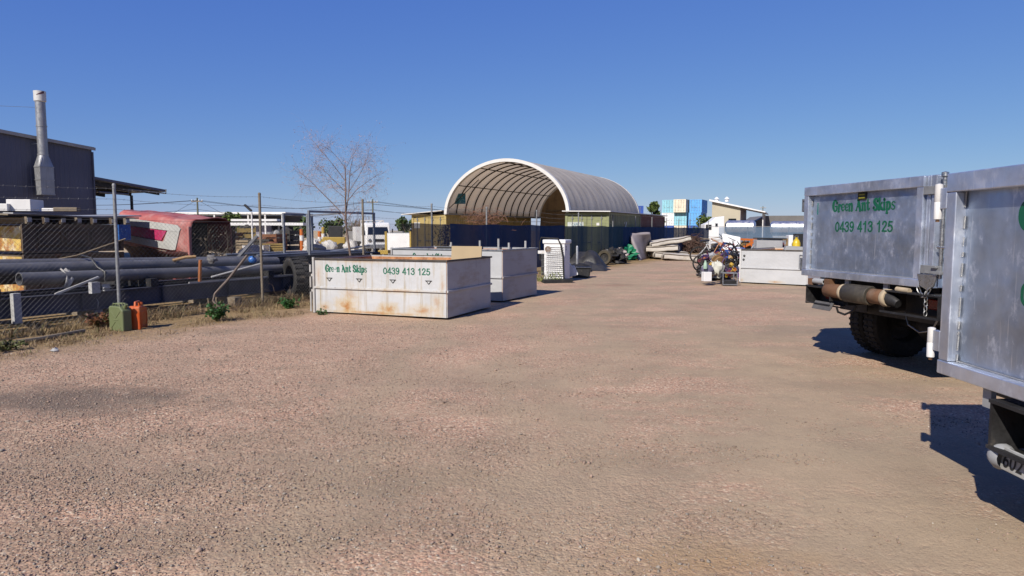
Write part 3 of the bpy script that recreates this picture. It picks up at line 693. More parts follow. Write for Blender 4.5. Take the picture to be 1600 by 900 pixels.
for a, b_ in ((p5, p1), (p1, p2), (p2, p4)):
    for dx, dz in ((-.7, -.35), (.7, -.35), (.0, -1.6)):
        pts = [a.lerp(b_, k/12)+Vector((dx*.6, 0, dz-1.1*math.sin(PI*k/12))) for k in range(13)]
        MB().tube(pts, .022, 4).build('wire', m['steel_dark'], wl, fix=False)
for (pa, pb) in ((p1+Vector((0, 0, -.3)), Vector((p1.x-9, p1.y, 1))), (p1+Vector((0, 0, -.3)), Vector((p1.x+8, p1.y, 1.5))), (p2+Vector((0, 0, -.8)), p2+Vector((30, 10, -3.2)))):
    MB().tube([pa, pb], .02, 4).build('stay_wire', m['steel_dark'], wl, fix=False)

# ================================================================ TREES
def leaf_mat(name, col, tip): 
    mm, t, b, N, L = nodes(name); v = coords(t, U, False)
    c = mix(t, ramp(t, noise(t, v, 2.2, 5), .35, .68), col, tip); L(c, b.inputs['Base Color']); b.inputs['Roughness'].default_value = .7; b.inputs['Specular IOR Level'].default_value = .2
    return mm
leafm = [leaf_mat('olive_foliage', (.035, .055, .014), (.10, .13, .03)), leaf_mat('deep_foliage', (.022, .042, .012), (.07, .10, .025))]
def tree(label, px, y, top_py, wpx, mat=0, seed=1, base=.25, n=900):
    rng = random.Random(seed); b0 = P(px, 360, y); zt = P(px, top_py, y).z; wd = wpx*y/F/2
    t = thing('tree', label, 'tree', (b0.x, y, 0), 0, 'green trees beyond the fences')
    tm = MB().tube([(0, 0, -.1), (.05, 0, zt*.3), (-.05, .05, zt*.6)], [.16, .12, .06], 7)
    cl = []
    for i in range(16):
        a = rng.uniform(0, 2*PI); rr = rng.uniform(.2, .8)*wd; zz = zt*(base+rng.uniform(.12, .68))
        c = Vector((math.cos(a)*rr, math.sin(a)*rr*.8, zz)); cl.append((c, rng.uniform(.28, .48)*wd))
        tm.tube([(0, 0, zt*rng.uniform(.15, .4)), c*.6+Vector((0, 0, zt*.1)), c], [.06, .04, .015], 5)
    tm.build('trunk', m['timber'], t, smooth=50)
    b = MB(); ls = zt*.055
    for i in range(n):
        c, r = cl[i % len(cl)]
        d = Vector((rng.gauss(0, 1), rng.gauss(0, 1), rng.gauss(0, .8))).normalized()*r*rng.uniform(.45, 1.05)
        p = c+d
        if p.z > zt*1.01 or p.z < zt*base*.7: continue
        u = Vector((rng.uniform(-1, 1), rng.uniform(-1, 1), rng.uniform(-.5, 1))).normalized(); w_ = u.orthogonal().normalized()
        s1, s2 = ls*rng.uniform(.6, 1.4), ls*rng.uniform(.4, .9)
        b.add([p-u*s1, p+w_*s2, p+u*s1, p-w_*s2], [(0, 1, 2, 3)])
    tag(b.build('crown', leafm[mat], t, fix=False), kind='stuff')
tree('round olive green tree in front of the long white-roofed shed', 361, 88, 331, 36, 0, 1, .2)
tree('broad dark green tree between the shed and the tube frames', 466, 84, 333, 44, 1, 2, .12)
tree('dark green tree behind the bare tree', 517, 86, 339, 40, 1, 3, .12)
tree('green tree behind the small white truck', 634, 80, 337, 34, 1, 4, .15)
tree('pointed green tree above the red container', 1022, 105, 314, 26, 0, 5, .25)
tree('spreading green tree below the far blue containers', 1103, 90, 332, 42, 0, 6, .12, 1100)
tree('low tree at the right end of the far buildings', 1262, 150, 338, 40, 1, 8, .15)
for i, (px, wp) in enumerate(((20, 90), (215, 60), (330, 70), (560, 70), (690, 60), (1150, 70))):
    tree('low scrubby skyline tree '+('behind the dark blue shed', 'above the red van roof', 'behind the white-roofed shed', 'left of the small white truck', 'behind the arched shelter', 'behind the cream factory')[i], px, 170, 344, wp, 1, 20+i, .1, 500)
# ================================================================ LETTERING (hand drawn display face)
GL = {  # stroke points (x, y, half width) on a unit cap height
 'G': (.72, [[(.60,.80,.05),(.47,.96,.05),(.26,.93,.075),(.12,.68,.095),(.10,.36,.095),(.22,.08,.07),(.42,.02,.055),(.58,.14,.06),(.60,.40,.065),(.40,.43,.035)], [(.59,.76,.085),(.60,.75,.085)], [(.38,.43,.04),(.68,.43,.03)]]),
 'r': (.46, [[(.14,.0,.065),(.14,.60,.07)], [(.02,.01,.032),(.27,.01,.032)], [(.02,.60,.03),(.15,.60,.05)], [(.15,.42,.03),(.25,.58,.045),(.38,.55,.07)]]),
 'e': (.52, [[(.10,.33,.022),(.42,.35,.022),(.42,.52,.032),(.26,.64,.03),(.09,.46,.052),(.10,.18,.052),(.26,.02,.035),(.45,.14,.03)]]),
 'n': (.60, [[(.12,.0,.06),(.12,.60,.065)], [(.01,.60,.03),(.13,.60,.05)], [(.01,.01,.03),(.22,.01,.03)], [(.13,.42,.03),(.27,.61,.05),(.42,.54,.07),(.43,.0,.065)], [(.34,.01,.03),(.55,.01,.03)]]),
 'A': (.74, [[(.06,.04,.04),(.20,.5,.04),(.30,.93,.05)], [(.27,.95,.05),(.40,.6,.085),(.56,.02,.09)], [(.14,.34,.035),(.50,.36,.035)], [(.0,.03,.04),(.14,.03,.04)], [(.46,.02,.04),(.68,.02,.04)], [(.27,.95,.06),(.20,.93,.06)]]),
 't': (.46, [[(.17,.86,.055),(.17,.18,.07),(.26,.02,.05),(.40,.12,.035)], [(.0,.60,.035),(.38,.61,.035)]]),
 'S': (.62, [[(.50,.76,.05),(.42,.94,.045),(.22,.94,.06),(.10,.74,.08),(.24,.55,.09),(.44,.40,.09),(.50,.18,.08),(.34,.02,.06),(.14,.06,.045),(.07,.22,.05)], [(.50,.78,.075),(.51,.77,.075)], [(.07,.22,.075),(.08,.21,.075)]]),
 'k': (.60, [[(.13,.0,.065),(.13,.95,.065)], [(.02,.95,.03),(.14,.95,.045)], [(.02,.01,.03),(.24,.01,.03)], [(.17,.28,.035),(.42,.60,.05)], [(.24,.36,.05),(.36,.16,.075),(.52,.0,.06)]]),
 'i': (.32, [[(.14,.0,.065),(.14,.58,.07)], [(.02,.58,.03),(.15,.58,.045)], [(.02,.01,.03),(.27,.01,.03)], [(.14,.84,.085),(.15,.84,.085)]]),
 'p': (.58, [[(.13,-.30,.06),(.13,.60,.065)], [(.01,.60,.03),(.14,.60,.045)], [(.01,-.29,.03),(.25,-.29,.03)], [(.15,.5,.035),(.30,.62,.05),(.45,.46,.075),(.45,.18,.075),(.30,.01,.05),(.15,.10,.035)]]),
 's': (.52, [[(.42,.52,.03),(.32,.63,.022),(.15,.60,.03),(.09,.46,.036),(.24,.34,.042),(.40,.22,.036),(.36,.05,.03),(.18,.01,.022),(.06,.12,.03)]]),
 ' ': (.36, [])}
_six = [(.46, .80), (.34, .94), (.20, .88), (.09, .62), (.08, .34), (.16, .09), (.30, .03), (.45, .15), (.47, .36), (.36, .54), (.20, .52), (.10, .36)]
for _c, _st in {'0': [[(.28, .95), (.10, .75), (.07, .5), (.10, .22), (.28, .04), (.46, .22), (.49, .5), (.46, .75), (.28, .95)]], '1': [[(.12, .74), (.24, .80), (.33, .96)], [(.33, .98), (.33, .0)]],
                '2': [[(.08, .70), (.14, .88), (.30, .95), (.46, .82), (.42, .60), (.22, .32), (.07, .06)], [(.05, .06), (.50, .06)]], '3': [[(.08, .76), (.16, .91), (.30, .95), (.45, .84), (.43, .64), (.25, .53)], [(.25, .53), (.44, .46), (.48, .26), (.40, .08), (.24, .03), (.10, .12), (.06, .24)]],
                '4': [[(.40, .0), (.40, .98)], [(.38, .95), (.05, .30)], [(.04, .27), (.54, .27)]], '5': [[(.46, .91), (.15, .91)], [(.16, .93), (.10, .50)], [(.10, .50), (.26, .60), (.44, .50), (.49, .30), (.40, .09), (.24, .03), (.10, .11), (.06, .22)]],
                '6': [_six], '9': [[(.55-x, .98-y) for x, y in _six]]}.items():
    GL[_c] = (.62, [[(x, y, .046) for x, y in s] for s in _st])
def spline(pts, n=6):
    q = [pts[0]]+list(pts)+[pts[-1]]; out = []
    for i in range(1, len(q)-2):
        for k in range(n):
            t = k/n; out.append(tuple(.5*(2*b+(c-a)*t+(2*a-5*b+4*c-d)*t*t+(3*b-a-3*c+d)*t**3) for a, b, c, d in zip(q[i-1], q[i], q[i+1], q[i+2])))
    out.append(tuple(pts[-1])); return out
def fancy(name, body, width, cap, mat, parent, loc, rot, skip=(), seed=0, wob=1.0):
    rng = random.Random(seed); tot = sum(GL[c][0] for c in body); b = MB(); x = 0; lay = 0
    for ci, ch in enumerate(body):
        adv, strokes = GL[ch]; dy = rng.uniform(-.02, .03)*wob; ro = rng.uniform(-.05, .05)*wob
        for st in strokes:
            s_ = spline(st) if len(st) > 2 else st; lay += 1; z = .00006*lay
            if ci in skip and rng.random() < .55: s_ = s_[:max(2, len(s_)//3)]
            T = lambda px, py: ((x+px-ro*py)*width/tot, (py+dy)*cap, z)
            L_, R_ = [], []
            for i, p in enumerate(s_):
                a, c = s_[max(i-1, 0)], s_[min(i+1, len(s_)-1)]; dx, dy2 = c[0]-a[0], c[1]-a[1]; l = math.hypot(dx, dy2) or 1
                nx, ny = -dy2/l*p[2]*1.7, dx/l*p[2]*1.7; L_.append(T(p[0]+nx, p[1]+ny)); R_.append(T(p[0]-nx, p[1]-ny))
            k = len(s_); b.add(L_+R_, [(i, i+1, k+i+1, k+i) for i in range(k-1)])
            for p in (s_[0], s_[-1]):
                b.add([T(p[0]+math.cos(2*PI*j/8)*p[2]*1.7, p[1]+math.sin(2*PI*j/8)*p[2]*1.7)[:2]+(z+.00003,) for j in range(8)], [tuple(range(8))])
        x += adv
    return b.build(name, mat, parent, loc=loc, rot=rot, fix=False)

# ================================================================ SKIP BINS
def spots_mat(name, base, spots, streak=.6, dirt_col=(.25, .20, .12)):
    """old white paint with rust blooms at set places (x, z, half width, half height, amount) in panel coordinates"""
    mm, t, b, N, L = nodes(name); tc = N('ShaderNodeTexCoord'); v = tc.outputs['Object']
    base = tuple(q*.58 for q in base)
    c = mix(t, ramp(t, noise(t, v, 1.5, 4), .3, .7), tuple(q*.86 for q in base), base)
    st = N('ShaderNodeMapping'); L(v, st.inputs[0]); st.inputs['Scale'].default_value = (5, 5, .35)
    c = mix(t, ramp(t, noise(t, st.outputs[0], 2.2, 6, .7), streak, streak+.22, (0, 0, 0, 1), (.85, .85, .85, 1)), c, dirt_col)
    c = mix(t, ramp(t, noise(t, v, 11, 6, .7), .66, .74), c, (.11, .09, .08))
    n = noise(t, v, 5, 6, .75)
    for x, z, rx, rz_, k in spots:
        mp = N('ShaderNodeMapping'); L(v, mp.inputs[0]); mp.inputs['Location'].default_value = (-x/rx, 0, -z/rz_); mp.inputs['Scale'].default_value = (1/rx, 0, 1/rz_)
        ln = N('ShaderNodeVectorMath'); ln.operation = 'LENGTH'; L(mp.outputs[0], ln.inputs[0])
        ma = N('ShaderNodeMath'); ma.operation = 'MULTIPLY_ADD'; L(n, ma.inputs[0]); ma.inputs[1].default_value = 1.7; L(ln.outputs['Value'], ma.inputs[2])
        c = mix(t, ramp(t, ma.outputs[0], .9, 1.9, (k, k, k, 1), (0, 0, 0, 1)), c, (.36, .26, .12))
        c = mix(t, ramp(t, ma.outputs[0], .75, 1.35, (k, k, k, 1), (0, 0, 0, 1)), c, (.25, .09, .02))
    L(c, b.inputs['Base Color']); b.inputs['Roughness'].default_value = .55
    bumpn(t, noise(t, v, 1.7, 3), b, .45, .05); return mm
ghost = M('skip_end_paint', (.60, .59, .57), .55, 0, .12, 1.5, 0, 10, [((.38, .30, .20), .5, .8, 1.6, (.6, .6, 2.2)), ((.3, .27, .25), .6, .8, 5, VS), (GRIME, .7, .82, 4, U)])
edge_d = M('worn_dark_edge', (.10, .085, .07), .7, .2, .4, 6, .1, 40, [((.5, .48, .45), .6, .75, 9, U)])
def skip(label, loc, rz, L_, W_, H, face, other, rim=None, lugs=True, door=True, rib=.47):
    t = thing('skip_bin', label, 'skip bin', loc, rz, 'skip bins in the yard'); rim = rim or edge_d; z0 = .035
    f = MB().box((L_/2, 0, (H+z0)/2), (L_-.02, .012, H-z0)).build('side_panel', face, t)
    MB().box((L_/2, W_, (H+z0)/2), (L_-.02, .012, H-z0)).build('side_panel', other, t)
    e = MB().box((L_, W_/2, (H+z0)/2), (.012, W_-.02, H-z0)).build('end_panel', other, t)
    dr = MB().box((0, W_/2, (H+z0)/2), (.03, W_-.06, H-z0)).build('end_door', other, t)
    for y, s_ in ((.009, 1), (W_-.009, -1)): MB().box((L_/2, y, (H+z0)/2), (L_-.05, .004, H-z0-.05)).build('inner_liner', m['rust'], t)
    for x in (L_-.012, .02): MB().box((x, W_/2, (H+z0)/2), (.004, W_-.05, H-z0-.05)).build('inner_liner', m['rust'], t)
    MB().box((L_/2, W_/2, .06), (L_-.03, W_-.03, .03)).build('floor', m['rust'], t)
    for a, b_ in (((0, -.012, H), (L_, -.012, H)), ((0, W_+.012, H), (L_, W_+.012, H)), ((L_+.012, -.036, H), (L_+.012, W_+.036, H)), ((-.012, -.036, H), (-.012, W_+.036, H))):
        MB().bar(a, b_, .034, .034).build('top_rim', rim, t, bevel=.004)
    zr = z0+(H-z0)*rib
    for y in (-.02, W_+.02): MB().prism([(-.02, zr-.03), (L_-.004, zr-.03), (L_-.004, zr+.012), (-.02, zr+.012)], y-.016, y+.013).build('mid_rib', other if y > 0 else face, t, bevel=.004)
    MB().box((L_+.02, W_/2, zr-.01), (.03, W_+.03, .04)).build('mid_rib', other, t, bevel=.004)
    for x in (.35, L_-.35): MB().box((x, W_/2, .0175), (.1, W_-.1, .035)).build('skid_runner', m['steel_dark'], t)
    for y in (-.02, W_+.02): MB().tube([(0, y, z0-.02), (0, y, H+.03)], .026, 8).build('corner_post', other, t, smooth=40)
    if door:
        hb = MB().tube([(-.07, -.03, z0), (-.07, -.03, H-.12)], .02, 8)
        for z in (H*.42, H*.70): hb.box((-.04, -.03, z), (.07, .03, .05))
        hb.build('hinge_bar', other, t, smooth=40)
        for z in (H*.44, H*.72): MB().lathe([(.012, -.04), (.03, -.04), (.03, .04), (.012, .04)], 10, (-.075, -.035, z)).build('hinge_knuckle', m['steel_dark'], t)
    if lugs:
        for q in (.10, .335, .59, .85):
            tr = MB(); x = L_*q; z = H*.655
            for a, b_ in (((x, z), (x+.14, z)), ((x+.02, z-.004), (x+.062, z-.055)), ((x+.12, z-.004), (x+.078, z-.055)), ((x+.058, z-.058), (x+.082, z-.058))):
                tr.bar((a[0], -.012, a[1]), (b_[0], -.012, b_[1]), .010, .009, up=(0, 1, 0))
            tr.build('lug', m['ink'], f)
    return t, f
s1face = spots_mat('old_white_skip_panel', (.69, .70, .71), [(.75, .17, .34, .26, 1), (1.70, .14, .28, .19, 1), (2.45, .14, .45, .16, .7), (.25, .12, .25, .15, .6), (1.1, 1.06, 1.1, .06, .5), (1.9, .50, .9, .07, .5), (.85, .42, .3, .25, .35), (2.75, .3, .15, .3, .4), (1.4, .06, 1.7, .05, .7), (2.86, .6, .07, .5, .4), (.1, .75, .08, .4, .35)], .50)
SK1 = (-3.95, 13.62, 0); rz1 = R(-21.3)
t, f = skip('white steel skip with rust blooms along its lower front, nearest the fence', SK1, rz1, 2.95, 2.05, 1.09, s1face, ghost)
fancy('lettering', 'Green Ant Skips', .97, .135, m['letter_old'], f, (.27, -.0075, .84), (PI/2, 0, 0), skip=(2, 3), seed=4)
fancy('lettering', '0439 413 125', 1.02, .125, m['letter_old'], f, (1.60, -.0075, .82), (PI/2, 0, 0), wob=0)
bd = MB().box((0, 0, .62), (.70, .025, 1.24), rx=-.10).build('fibre_board', M('tan_fibreboard', (.52, .40, .24), .8, 0, .12, 2), None, loc=tuple((Matrix.Rotation(rz1, 3, 'Z') @ Vector((2.48, 1.82, 0)))+Vector(SK1)+Vector((0, 0, .08))), rot=(0, 0, rz1))
tag(bd, 'tan board leaning inside the rusty white skip against its rear wall', 'board')
s2face = spots_mat('grey_skip_panel', (.60, .61, .62), [(2.2, .2, .5, .2, .25)], .66)
rz2 = R(-26.5); u2 = Vector((math.cos(rz2), math.sin(rz2), 0)); v2 = Vector((-math.sin(rz2), math.cos(rz2), 0))
SK2 = Vector((-.22, 15.6, 0))-u2*3.08
t2, f2 = skip('grey-white skip standing behind the rusty white one', tuple(SK2), rz2, 3.08, 1.9, 1.2, s2face, M('grey_skip_end', (.50, .49, .49), .55, 0, .15, 1.4, 0, 10, [((.33, .27, .2), .52, .8, 1.6, (.5, .5, 2)), (GRIME, .68, .8, 4, VS)]), m['galv'], lugs=False)
fancy('lettering', 'Green Ant Skips', .98, .135, m['letter'], f2, (.62, -.0075, .96), (PI/2, 0, 0), seed=9)
for i, q in enumerate((.62, 1.5, 2.05, 2.35, 2.82)):
    p = SK2+u2*q+v2*1.78; tag(MB().tube([(0, 0, 0), (.0, .0, 1.23+.05*(i % 3))], .028, 8).build('upright_tube', m['end_plate'], None, smooth=40, loc=(p.x, p.y, .106)), ('leftmost', 'second from left', 'middle', 'second from right', 'rightmost')[i]+' pale tube standing in the grey-white skip', 'tube', 'tubes standing in the grey-white skip')
p = SK2+u2*1.30+v2*1.60
lid = MB().box((0, 0, .56), (.9, .05, 1.1), rx=-.12).build('dark_end_sheet', m['steel_dark'], None, loc=(p.x-.6*u2.x, p.y-.6*u2.y, .11), rot=(0, 0, rz2)); tag(lid, 'dark sheet added in the left end of the grey-white skip', 'sheet')  # added dark sheet that darkens the left end inside
s3face = spots_mat('white_skip_panel', (.66, .67, .68), [(1.1, .08, .3, .06, .6), (.05, .1, .1, .1, .4), (2.0, .45, .3, .06, .2)], .68)
SK3 = (7.18, 21.45, 0); rz3 = R(-39)
t3, f3 = skip('white skip beside the pile of bicycles with junk showing over its rim', SK3, rz3, 2.02, 3.2, 1.05, s3face, m['white'], edge_d, lugs=False, door=False, rib=.46)
for (x, z) in ((.12, .86), (.1, .74)): MB().lathe([(.012, -.012), (.035, -.012), (.035, .0), (.012, .0)], 10, (x, -.006, z), 'y').build('lug_hole', m['ink'], f3)
gt = MB(); gt.bar((1.78, -.03, .92), (1.78, -.03, .5), .02); gt.bar((1.78, -.03, .92), (1.88, -.03, .92), .02); gt.bar((1.88, -.03, .92), (1.88, -.03, .5), .02); gt.tube([(1.8, -.05, .68), (1.95, -.05, .69)], .02, 6); gt.build('latch_frame', m['galv'], t3)

# ================================================================ TRUCKS WITH ALUMINIUM BINS
def alu(name, base, rough, sw):
    mm, t, b, N, L = nodes(name); v = coords(t, U, False)
    big = noise(t, v, 1.5, 5, .62); c = ramp(t, big, .34, .66, (*[q*.70 for q in base], 1), (*[q*1.3 for q in base], 1))
    sp = N('ShaderNodeMapping'); L(v, sp.inputs[0]); sp.inputs['Scale'].default_value = (1.5, 1.5, .9); sp.inputs['Rotation'].default_value = (0, R(28), 0)
    sc = noise(t, sp.outputs[0], 7, 8, .75); c = mix(t, ramp(t, sc, .54, .66, (0, 0, 0, 1), (.6, .6, .6, 1)), c, (.70, .73, .77))
    s2 = N('ShaderNodeMapping'); L(v, s2.inputs[0]); s2.inputs['Scale'].default_value = (26, 26, 1.2); s2.inputs['Rotation'].default_value = (0, R(-20), 0)
    c = mix(t, ramp(t, noise(t, s2.outputs[0], 1.5, 4), .62, .72, (0, 0, 0, 1), (.6, .6, .6, 1)), c, (.78, .79, .80))
    c = mix(t, ramp(t, noise(t, v, 22, 6, .8), .66, .74, (0, 0, 0, 1), (.5, .5, .5, 1)), c, (.85, .85, .83))
    c = mix(t, ramp(t, noise(t, v, 3.5, 5), .62, .85, (0, 0, 0, 1), (.5, .5, .5, 1)), c, (.24, .20, .17))
    L(c, b.inputs['Base Color']); b.inputs['Metallic'].default_value = sw
    L(ramp(t, sc, .35, .7, (rough-.1,)*3+(1,), (rough+.15,)*3+(1,)), b.inputs['Roughness'])
    hn = N('ShaderNodeMath'); hn.operation = 'ADD'; L(noise(t, v, 1.1, 2, .5), hn.inputs[0]); L(noise(t, v, 3.2, 2, .5), hn.inputs[1])
    bumpn(t, hn.outputs[0], b, .35, .05); return mm
alum = alu('worn_aluminium_sheet', (.34, .39, .47), .40, .85); alur = alu('aluminium_rail', (.48, .52, .60), .38, .8)
weld = M('weld_bead', (.5, .5, .5), .5, .6, .2, 40, .5, 200)
def wheel(parent, c, r=.47, w=.24):
    x, y, z = c
    wt = MB().lathe([(r*.56, -w*.42), (r*.72, -w*.5), (r*.93, -w*.46), (r, -w*.34), (r, w*.34), (r*.93, w*.46), (r*.72, w*.5), (r*.56, w*.42)], 32, (x, y, z), 'x')
    for k in range(40):
        a = 2*PI*k/40
        for sx in (-1, 1): wt.box((x+sx*w*.2, y+math.cos(a)*(r+.002), z+math.sin(a)*(r+.002)), (w*.3, .03, .02), rx=a+PI/2)
    tw = wt.build('wheel', m['rubber'], parent, smooth=35)
    MB().lathe([(.03, w*.1), (r*.3, w*.1), (r*.36, w*.02), (r*.5, w*.02), (r*.57, w*.4), (r*.57, -w*.4), (r*.5, -w*.1), (.03, -w*.1)], 24, (x, y, z), 'x').build('rim', m['steel_dark'], tw, smooth=40)
def truck(label, loc, rz, wd, zb, zt, Ln, far):
    t = thing('tipper_truck', label, 'truck', loc, rz, 'trucks with aluminium bins')
    # local x runs across the rear from left to right, y towards the cab
    gate = MB().box((wd/2, .035, (zb+zt)/2), (wd-.08, .006, zt-zb-.08)).build('tailgate', alum, t)
    tr_, brl = .115, .085
    MB().box((wd/2, 0, zt-tr_/2), (wd, .075, tr_)).build('gate_rail', alur, gate, bevel=.006)
    MB().box((wd/2, -.002, zb+brl/2), (wd, .08, brl)).build('gate_rail', alur, gate, bevel=.006)
    for x in (.045, wd-.05): MB().box((x, .001, (zb+zt)/2+(brl-tr_)/2), (.09, .07, zt-zb-tr_-brl-.004)).build('gate_stile', alur, gate, bevel=.006)
    wb = MB(); rng = random.Random(3)
    for x in (.095, wd-.105):
        z = zb+brl
        while z < zt-tr_: h = rng.uniform(.02, .14); wb.tube([(x, .022, z), (x+.003, .024, z+h)], rng.uniform(.003, .006), 5); z += h+rng.uniform(.0, .06)
    wb.tube([(.1, .024, zb+brl+.004), (wd-.11, .024, zb+brl+.004)], .006, 5); wb.build('weld_seam', weld, gate, fix=False)
    # bin body: side walls with ribs, head board, floor
    for x in (.02, wd+.15):
        sw = MB().box((x, Ln/2+.05, (zb+zt)/2), (.012, Ln, zt-zb-.02)).build('side_wall', alum, t)
        for k in range(5): MB().box((x+(.03 if x < .1 else .03), .25+k*(Ln-.3)/4, (zb+zt)/2), (.05, .07, zt-zb-.12)).build('side_rib', alur, sw)
        MB().box((x+.012, Ln/2+.05, zt-.04), (.05, Ln, .08)).build('top_rail', alur, sw, bevel=.005)
    MB().box((wd/2+.07, Ln+.05, (zb+zt)/2+.05), (wd+.16, .02, zt-zb)).build('head_board', alum, t)
    MB().box((wd/2+.07, Ln/2+.05, zb+.02), (wd+.12, Ln-.1, .04)).build('floor', alur, t)
    # chassis
    for x in (wd*.36, wd*.66): MB().box((x, Ln/2+.9, zb-.23), (.08, Ln+1.6, .2)).build('chassis_rail', m['steel_dark'], t)
    for k in range(5): MB().box((wd/2, .25+k*.8, zb-.055), (wd*.92, .09, .09)).build('cross_bearer', m['steel_dark'], t)
    for x in (wd*.2, wd*.42, wd*.74):
        MB().box((x, .02, zb-.06), (.07, .03, .12)).build('hinge_lug', m['grey_paint'], t)
    ay = 1.1
    MB().box((wd/2, .62, .80), (wd*.9, .02, .44)).build('rear_light_block', m['black'], t)  # added black plate that blocks light behind the rear end
    MB().box((wd/2, 1.1, zb-.12), (wd*.95, 1.5, .02)).build('under_light_block', m['black'], t)  # added black plate that keeps light out from under the bin
    MB().tube([(.3, ay, .47), (wd-.2, ay, .47)], .08, 10).build('axle', m['steel_dark'], t, smooth=40)
    MB().blob((wd*.52, ay, .47), (.2, .22, .2), amp=.05).build('differential', m['steel_dark'], t, smooth=60)
    for x in (.2, .47, wd-.32, wd-.05): wheel(t, (x, ay, .47))
    for x in (.25, wd-.1): wheel(t, (x, Ln+.95, .47))
    for x in (.33, wd-.18): MB().prism([(x-.27, .98), (x+.27, .98), (x+.27, .62), (x+.2, .6), (x-.24, .6)], ay-.6, ay-.585).build('mud_flap', m['black'], t)
    # cab
    cb = MB().prism([(Ln+.2, .62), (Ln+1.75, .62), (Ln+1.82, 1.15), (Ln+1.6, 2.15), (Ln+1.35, 2.3), (Ln+.25, 2.3)], .12, wd-.02, 'x').build('cab', m['white_clean'], t, bevel=.05)
    for x in (.11, wd-.01): MB().prism([(Ln+.5, 1.35), (Ln+1.6, 1.35), (Ln+1.42, 2.05), (Ln+.5, 2.1)], x-.004, x+.004, 'x').build('window', m['glass'], cb)
    MB().box((wd/2, Ln+1.73, 1.66), (wd-.4, .02, .78), rx=.21).build('windscreen', m['glass'], cb)
    return t, gate
# ---- the far truck
T2 = (3.91, 9.13, 0); rz = R(-79.0)
t, gate = truck('far truck whose whole aluminium tailgate with the phone number shows', T2, rz, 2.03, 1.055, 2.215, 4.3, True)
fancy('lettering', 'Green Ant Skips', 1.07, .135, m['letter'], gate, (.5, .0305, 1.885), (PI/2, 0, 0), seed=2)
fancy('lettering', '0439 413 125', .99, .122, m['letter'], gate, (.56, .0305, 1.635), (PI/2, 0, 0), wob=0)
MB().box((.2, .0312, 1.93), (.02, .001, .15)).build('old_sticker', M('dull_teal_print', (.02, .22, .20), .6), gate)
st = MB().box((1.035, .026, 2.055), (.14, .012, .095)).build('maker_plate', M('olive_black_plate', (.02, .022, .01), .5), gate)
for z in (2.07, 2.035): MB().box((1.035, .018, z), (.10, .003, .018)).build('plate_print', M('yellow_print', (.35, .33, .03), .5), st)
# right hand corner: double post, brackets, rod, chain
x0 = 2.03
for dx, w_, d_ in ((.035, .05, .07), (.115, .06, .09)): MB().box((x0+dx, .03, 1.635), (w_, d_, 1.16)).build('corner_post', alur, t, bevel=.006)
MB().box((x0+.30, .14, 1.62), (.28, .03, 1.18)).build('corner_plate', alum, t)
MB().box((x0+.45, .1, 1.62), (.05, .11, 1.18)).build('corner_post', alur, t, bevel=.005)
MB().tube([(x0+.235, -.005, 1.16), (x0+.235, -.005, 2.19)], .020, 10).build('locking_rod', m['chrome'], t, smooth=40)
MB().lathe([(.001, .05), (.034, .04), (.036, 0), (.02, -.01)], 12, (x0+.235, -.005, 2.19)).build('rod_cap', m['chrome'], t, smooth=40)
for z, w_ in ((2.06, .28), (1.25, .26)):
    b = MB().box((x0+.15, -.035, z), (w_, .025, .085)); b.box((x0+.26, -.05, z-.03), (.09, .05, .03)); b.box((x0+.22, -.05, z+.03), (.07, .05, .025))
    b.build('latch_bracket', m['galv_dull'], t, bevel=.004)
b = MB().prism([(x0-.02, 1.20), (x0+.24, 1.20), (x0+.2, 1.08), (x0+.13, 1.03), (x0+.02, 1.08)], -.05, -.03); b.build('chain_plate', m['chrome'], t, bevel=.003)
MB().tube([(x0+.2, -.02, 1.48), (x0+.42, .03, 1.47)], .014, 8).build('strap_bar', m['chrome'], t, smooth=40)
MB().box((x0+.40, .05, 1.475), (.14, .05, .06)).build('red_strap', m['lens_red'], t)
def links(pts, parent):
    for i in range(len(pts)-1):
        a, b_ = Vector(pts[i]), Vector(pts[i+1]); d = (b_-a).normalized(); sd = d.cross(Vector((0, 1, 0))).normalized() if i % 2 else d.cross(d.orthogonal()).normalized()
        if i % 2 == 0: sd = Vector((0, 1, 0))
        c = (a+b_)/2; hl = (b_-a).length*.62; ring = []
        for k in range(12):
            q = 2*PI*k/12; ring.append(c+d*hl*math.cos(q)+sd*.019*math.sin(q))
        MB().tube(ring+[ring[0]], .0052, 5, False).build('chain_link', m['chrome'], parent, smooth=60)
ch = [(x0+.02+.16*k/5, -.065, 1.06-.10*math.sin(PI*k/5)) for k in range(6)]; links(ch, t)
links([(x0+.13, -.06, 1.02-.05*k) for k in range(6)], t)
for z in (1.98, 1.2):      # latches on the left edge
    b = MB().box((-.05, -.01, z), (.02, .03, .17)); b.box((-.02, -.01, z+.07), (.06, .03, .02)); b.box((-.02, -.01, z-.06), (.06, .03, .02)); b.build('side_latch', m['galv'], t)
# winch roller under the tailgate
brownp = M('rust_brown_tube', (.20, .10, .05), .75, .1, .35, 6, .2, 40, [(DUST, .55, .9, 5, U)]); cream = M('cream_dusty_ring', (.50, .40, .27), .8, 0, .2, 8, 0, 10, [(RUST, .6, .8, 6, U)])
rl = Vector((0, -.03, .90))
for a, b_, r, mt, nm in ((.54, .84, .086, brownp, 'roller_tube'), (.84, .90, .100, cream, 'roller_ring'), (.905, 1.33, .112, M('greasy_drum', (.085, .075, .06), .6, .3, .4, 7, .2, 40, [(DUST, .5, .9, 4, U)]), 'roller_drum'), (1.34, 1.55, .086, brownp, 'roller_tube'), (1.55, 1.62, .100, cream, 'roller_ring')):
    MB().lathe([(.02, a), (r-.008, a), (r, a+.01), (r, b_-.01), (r-.008, b_), (.02, b_)], 24, (0, rl.y, rl.z), 'x').build(nm, mt, t, smooth=40)
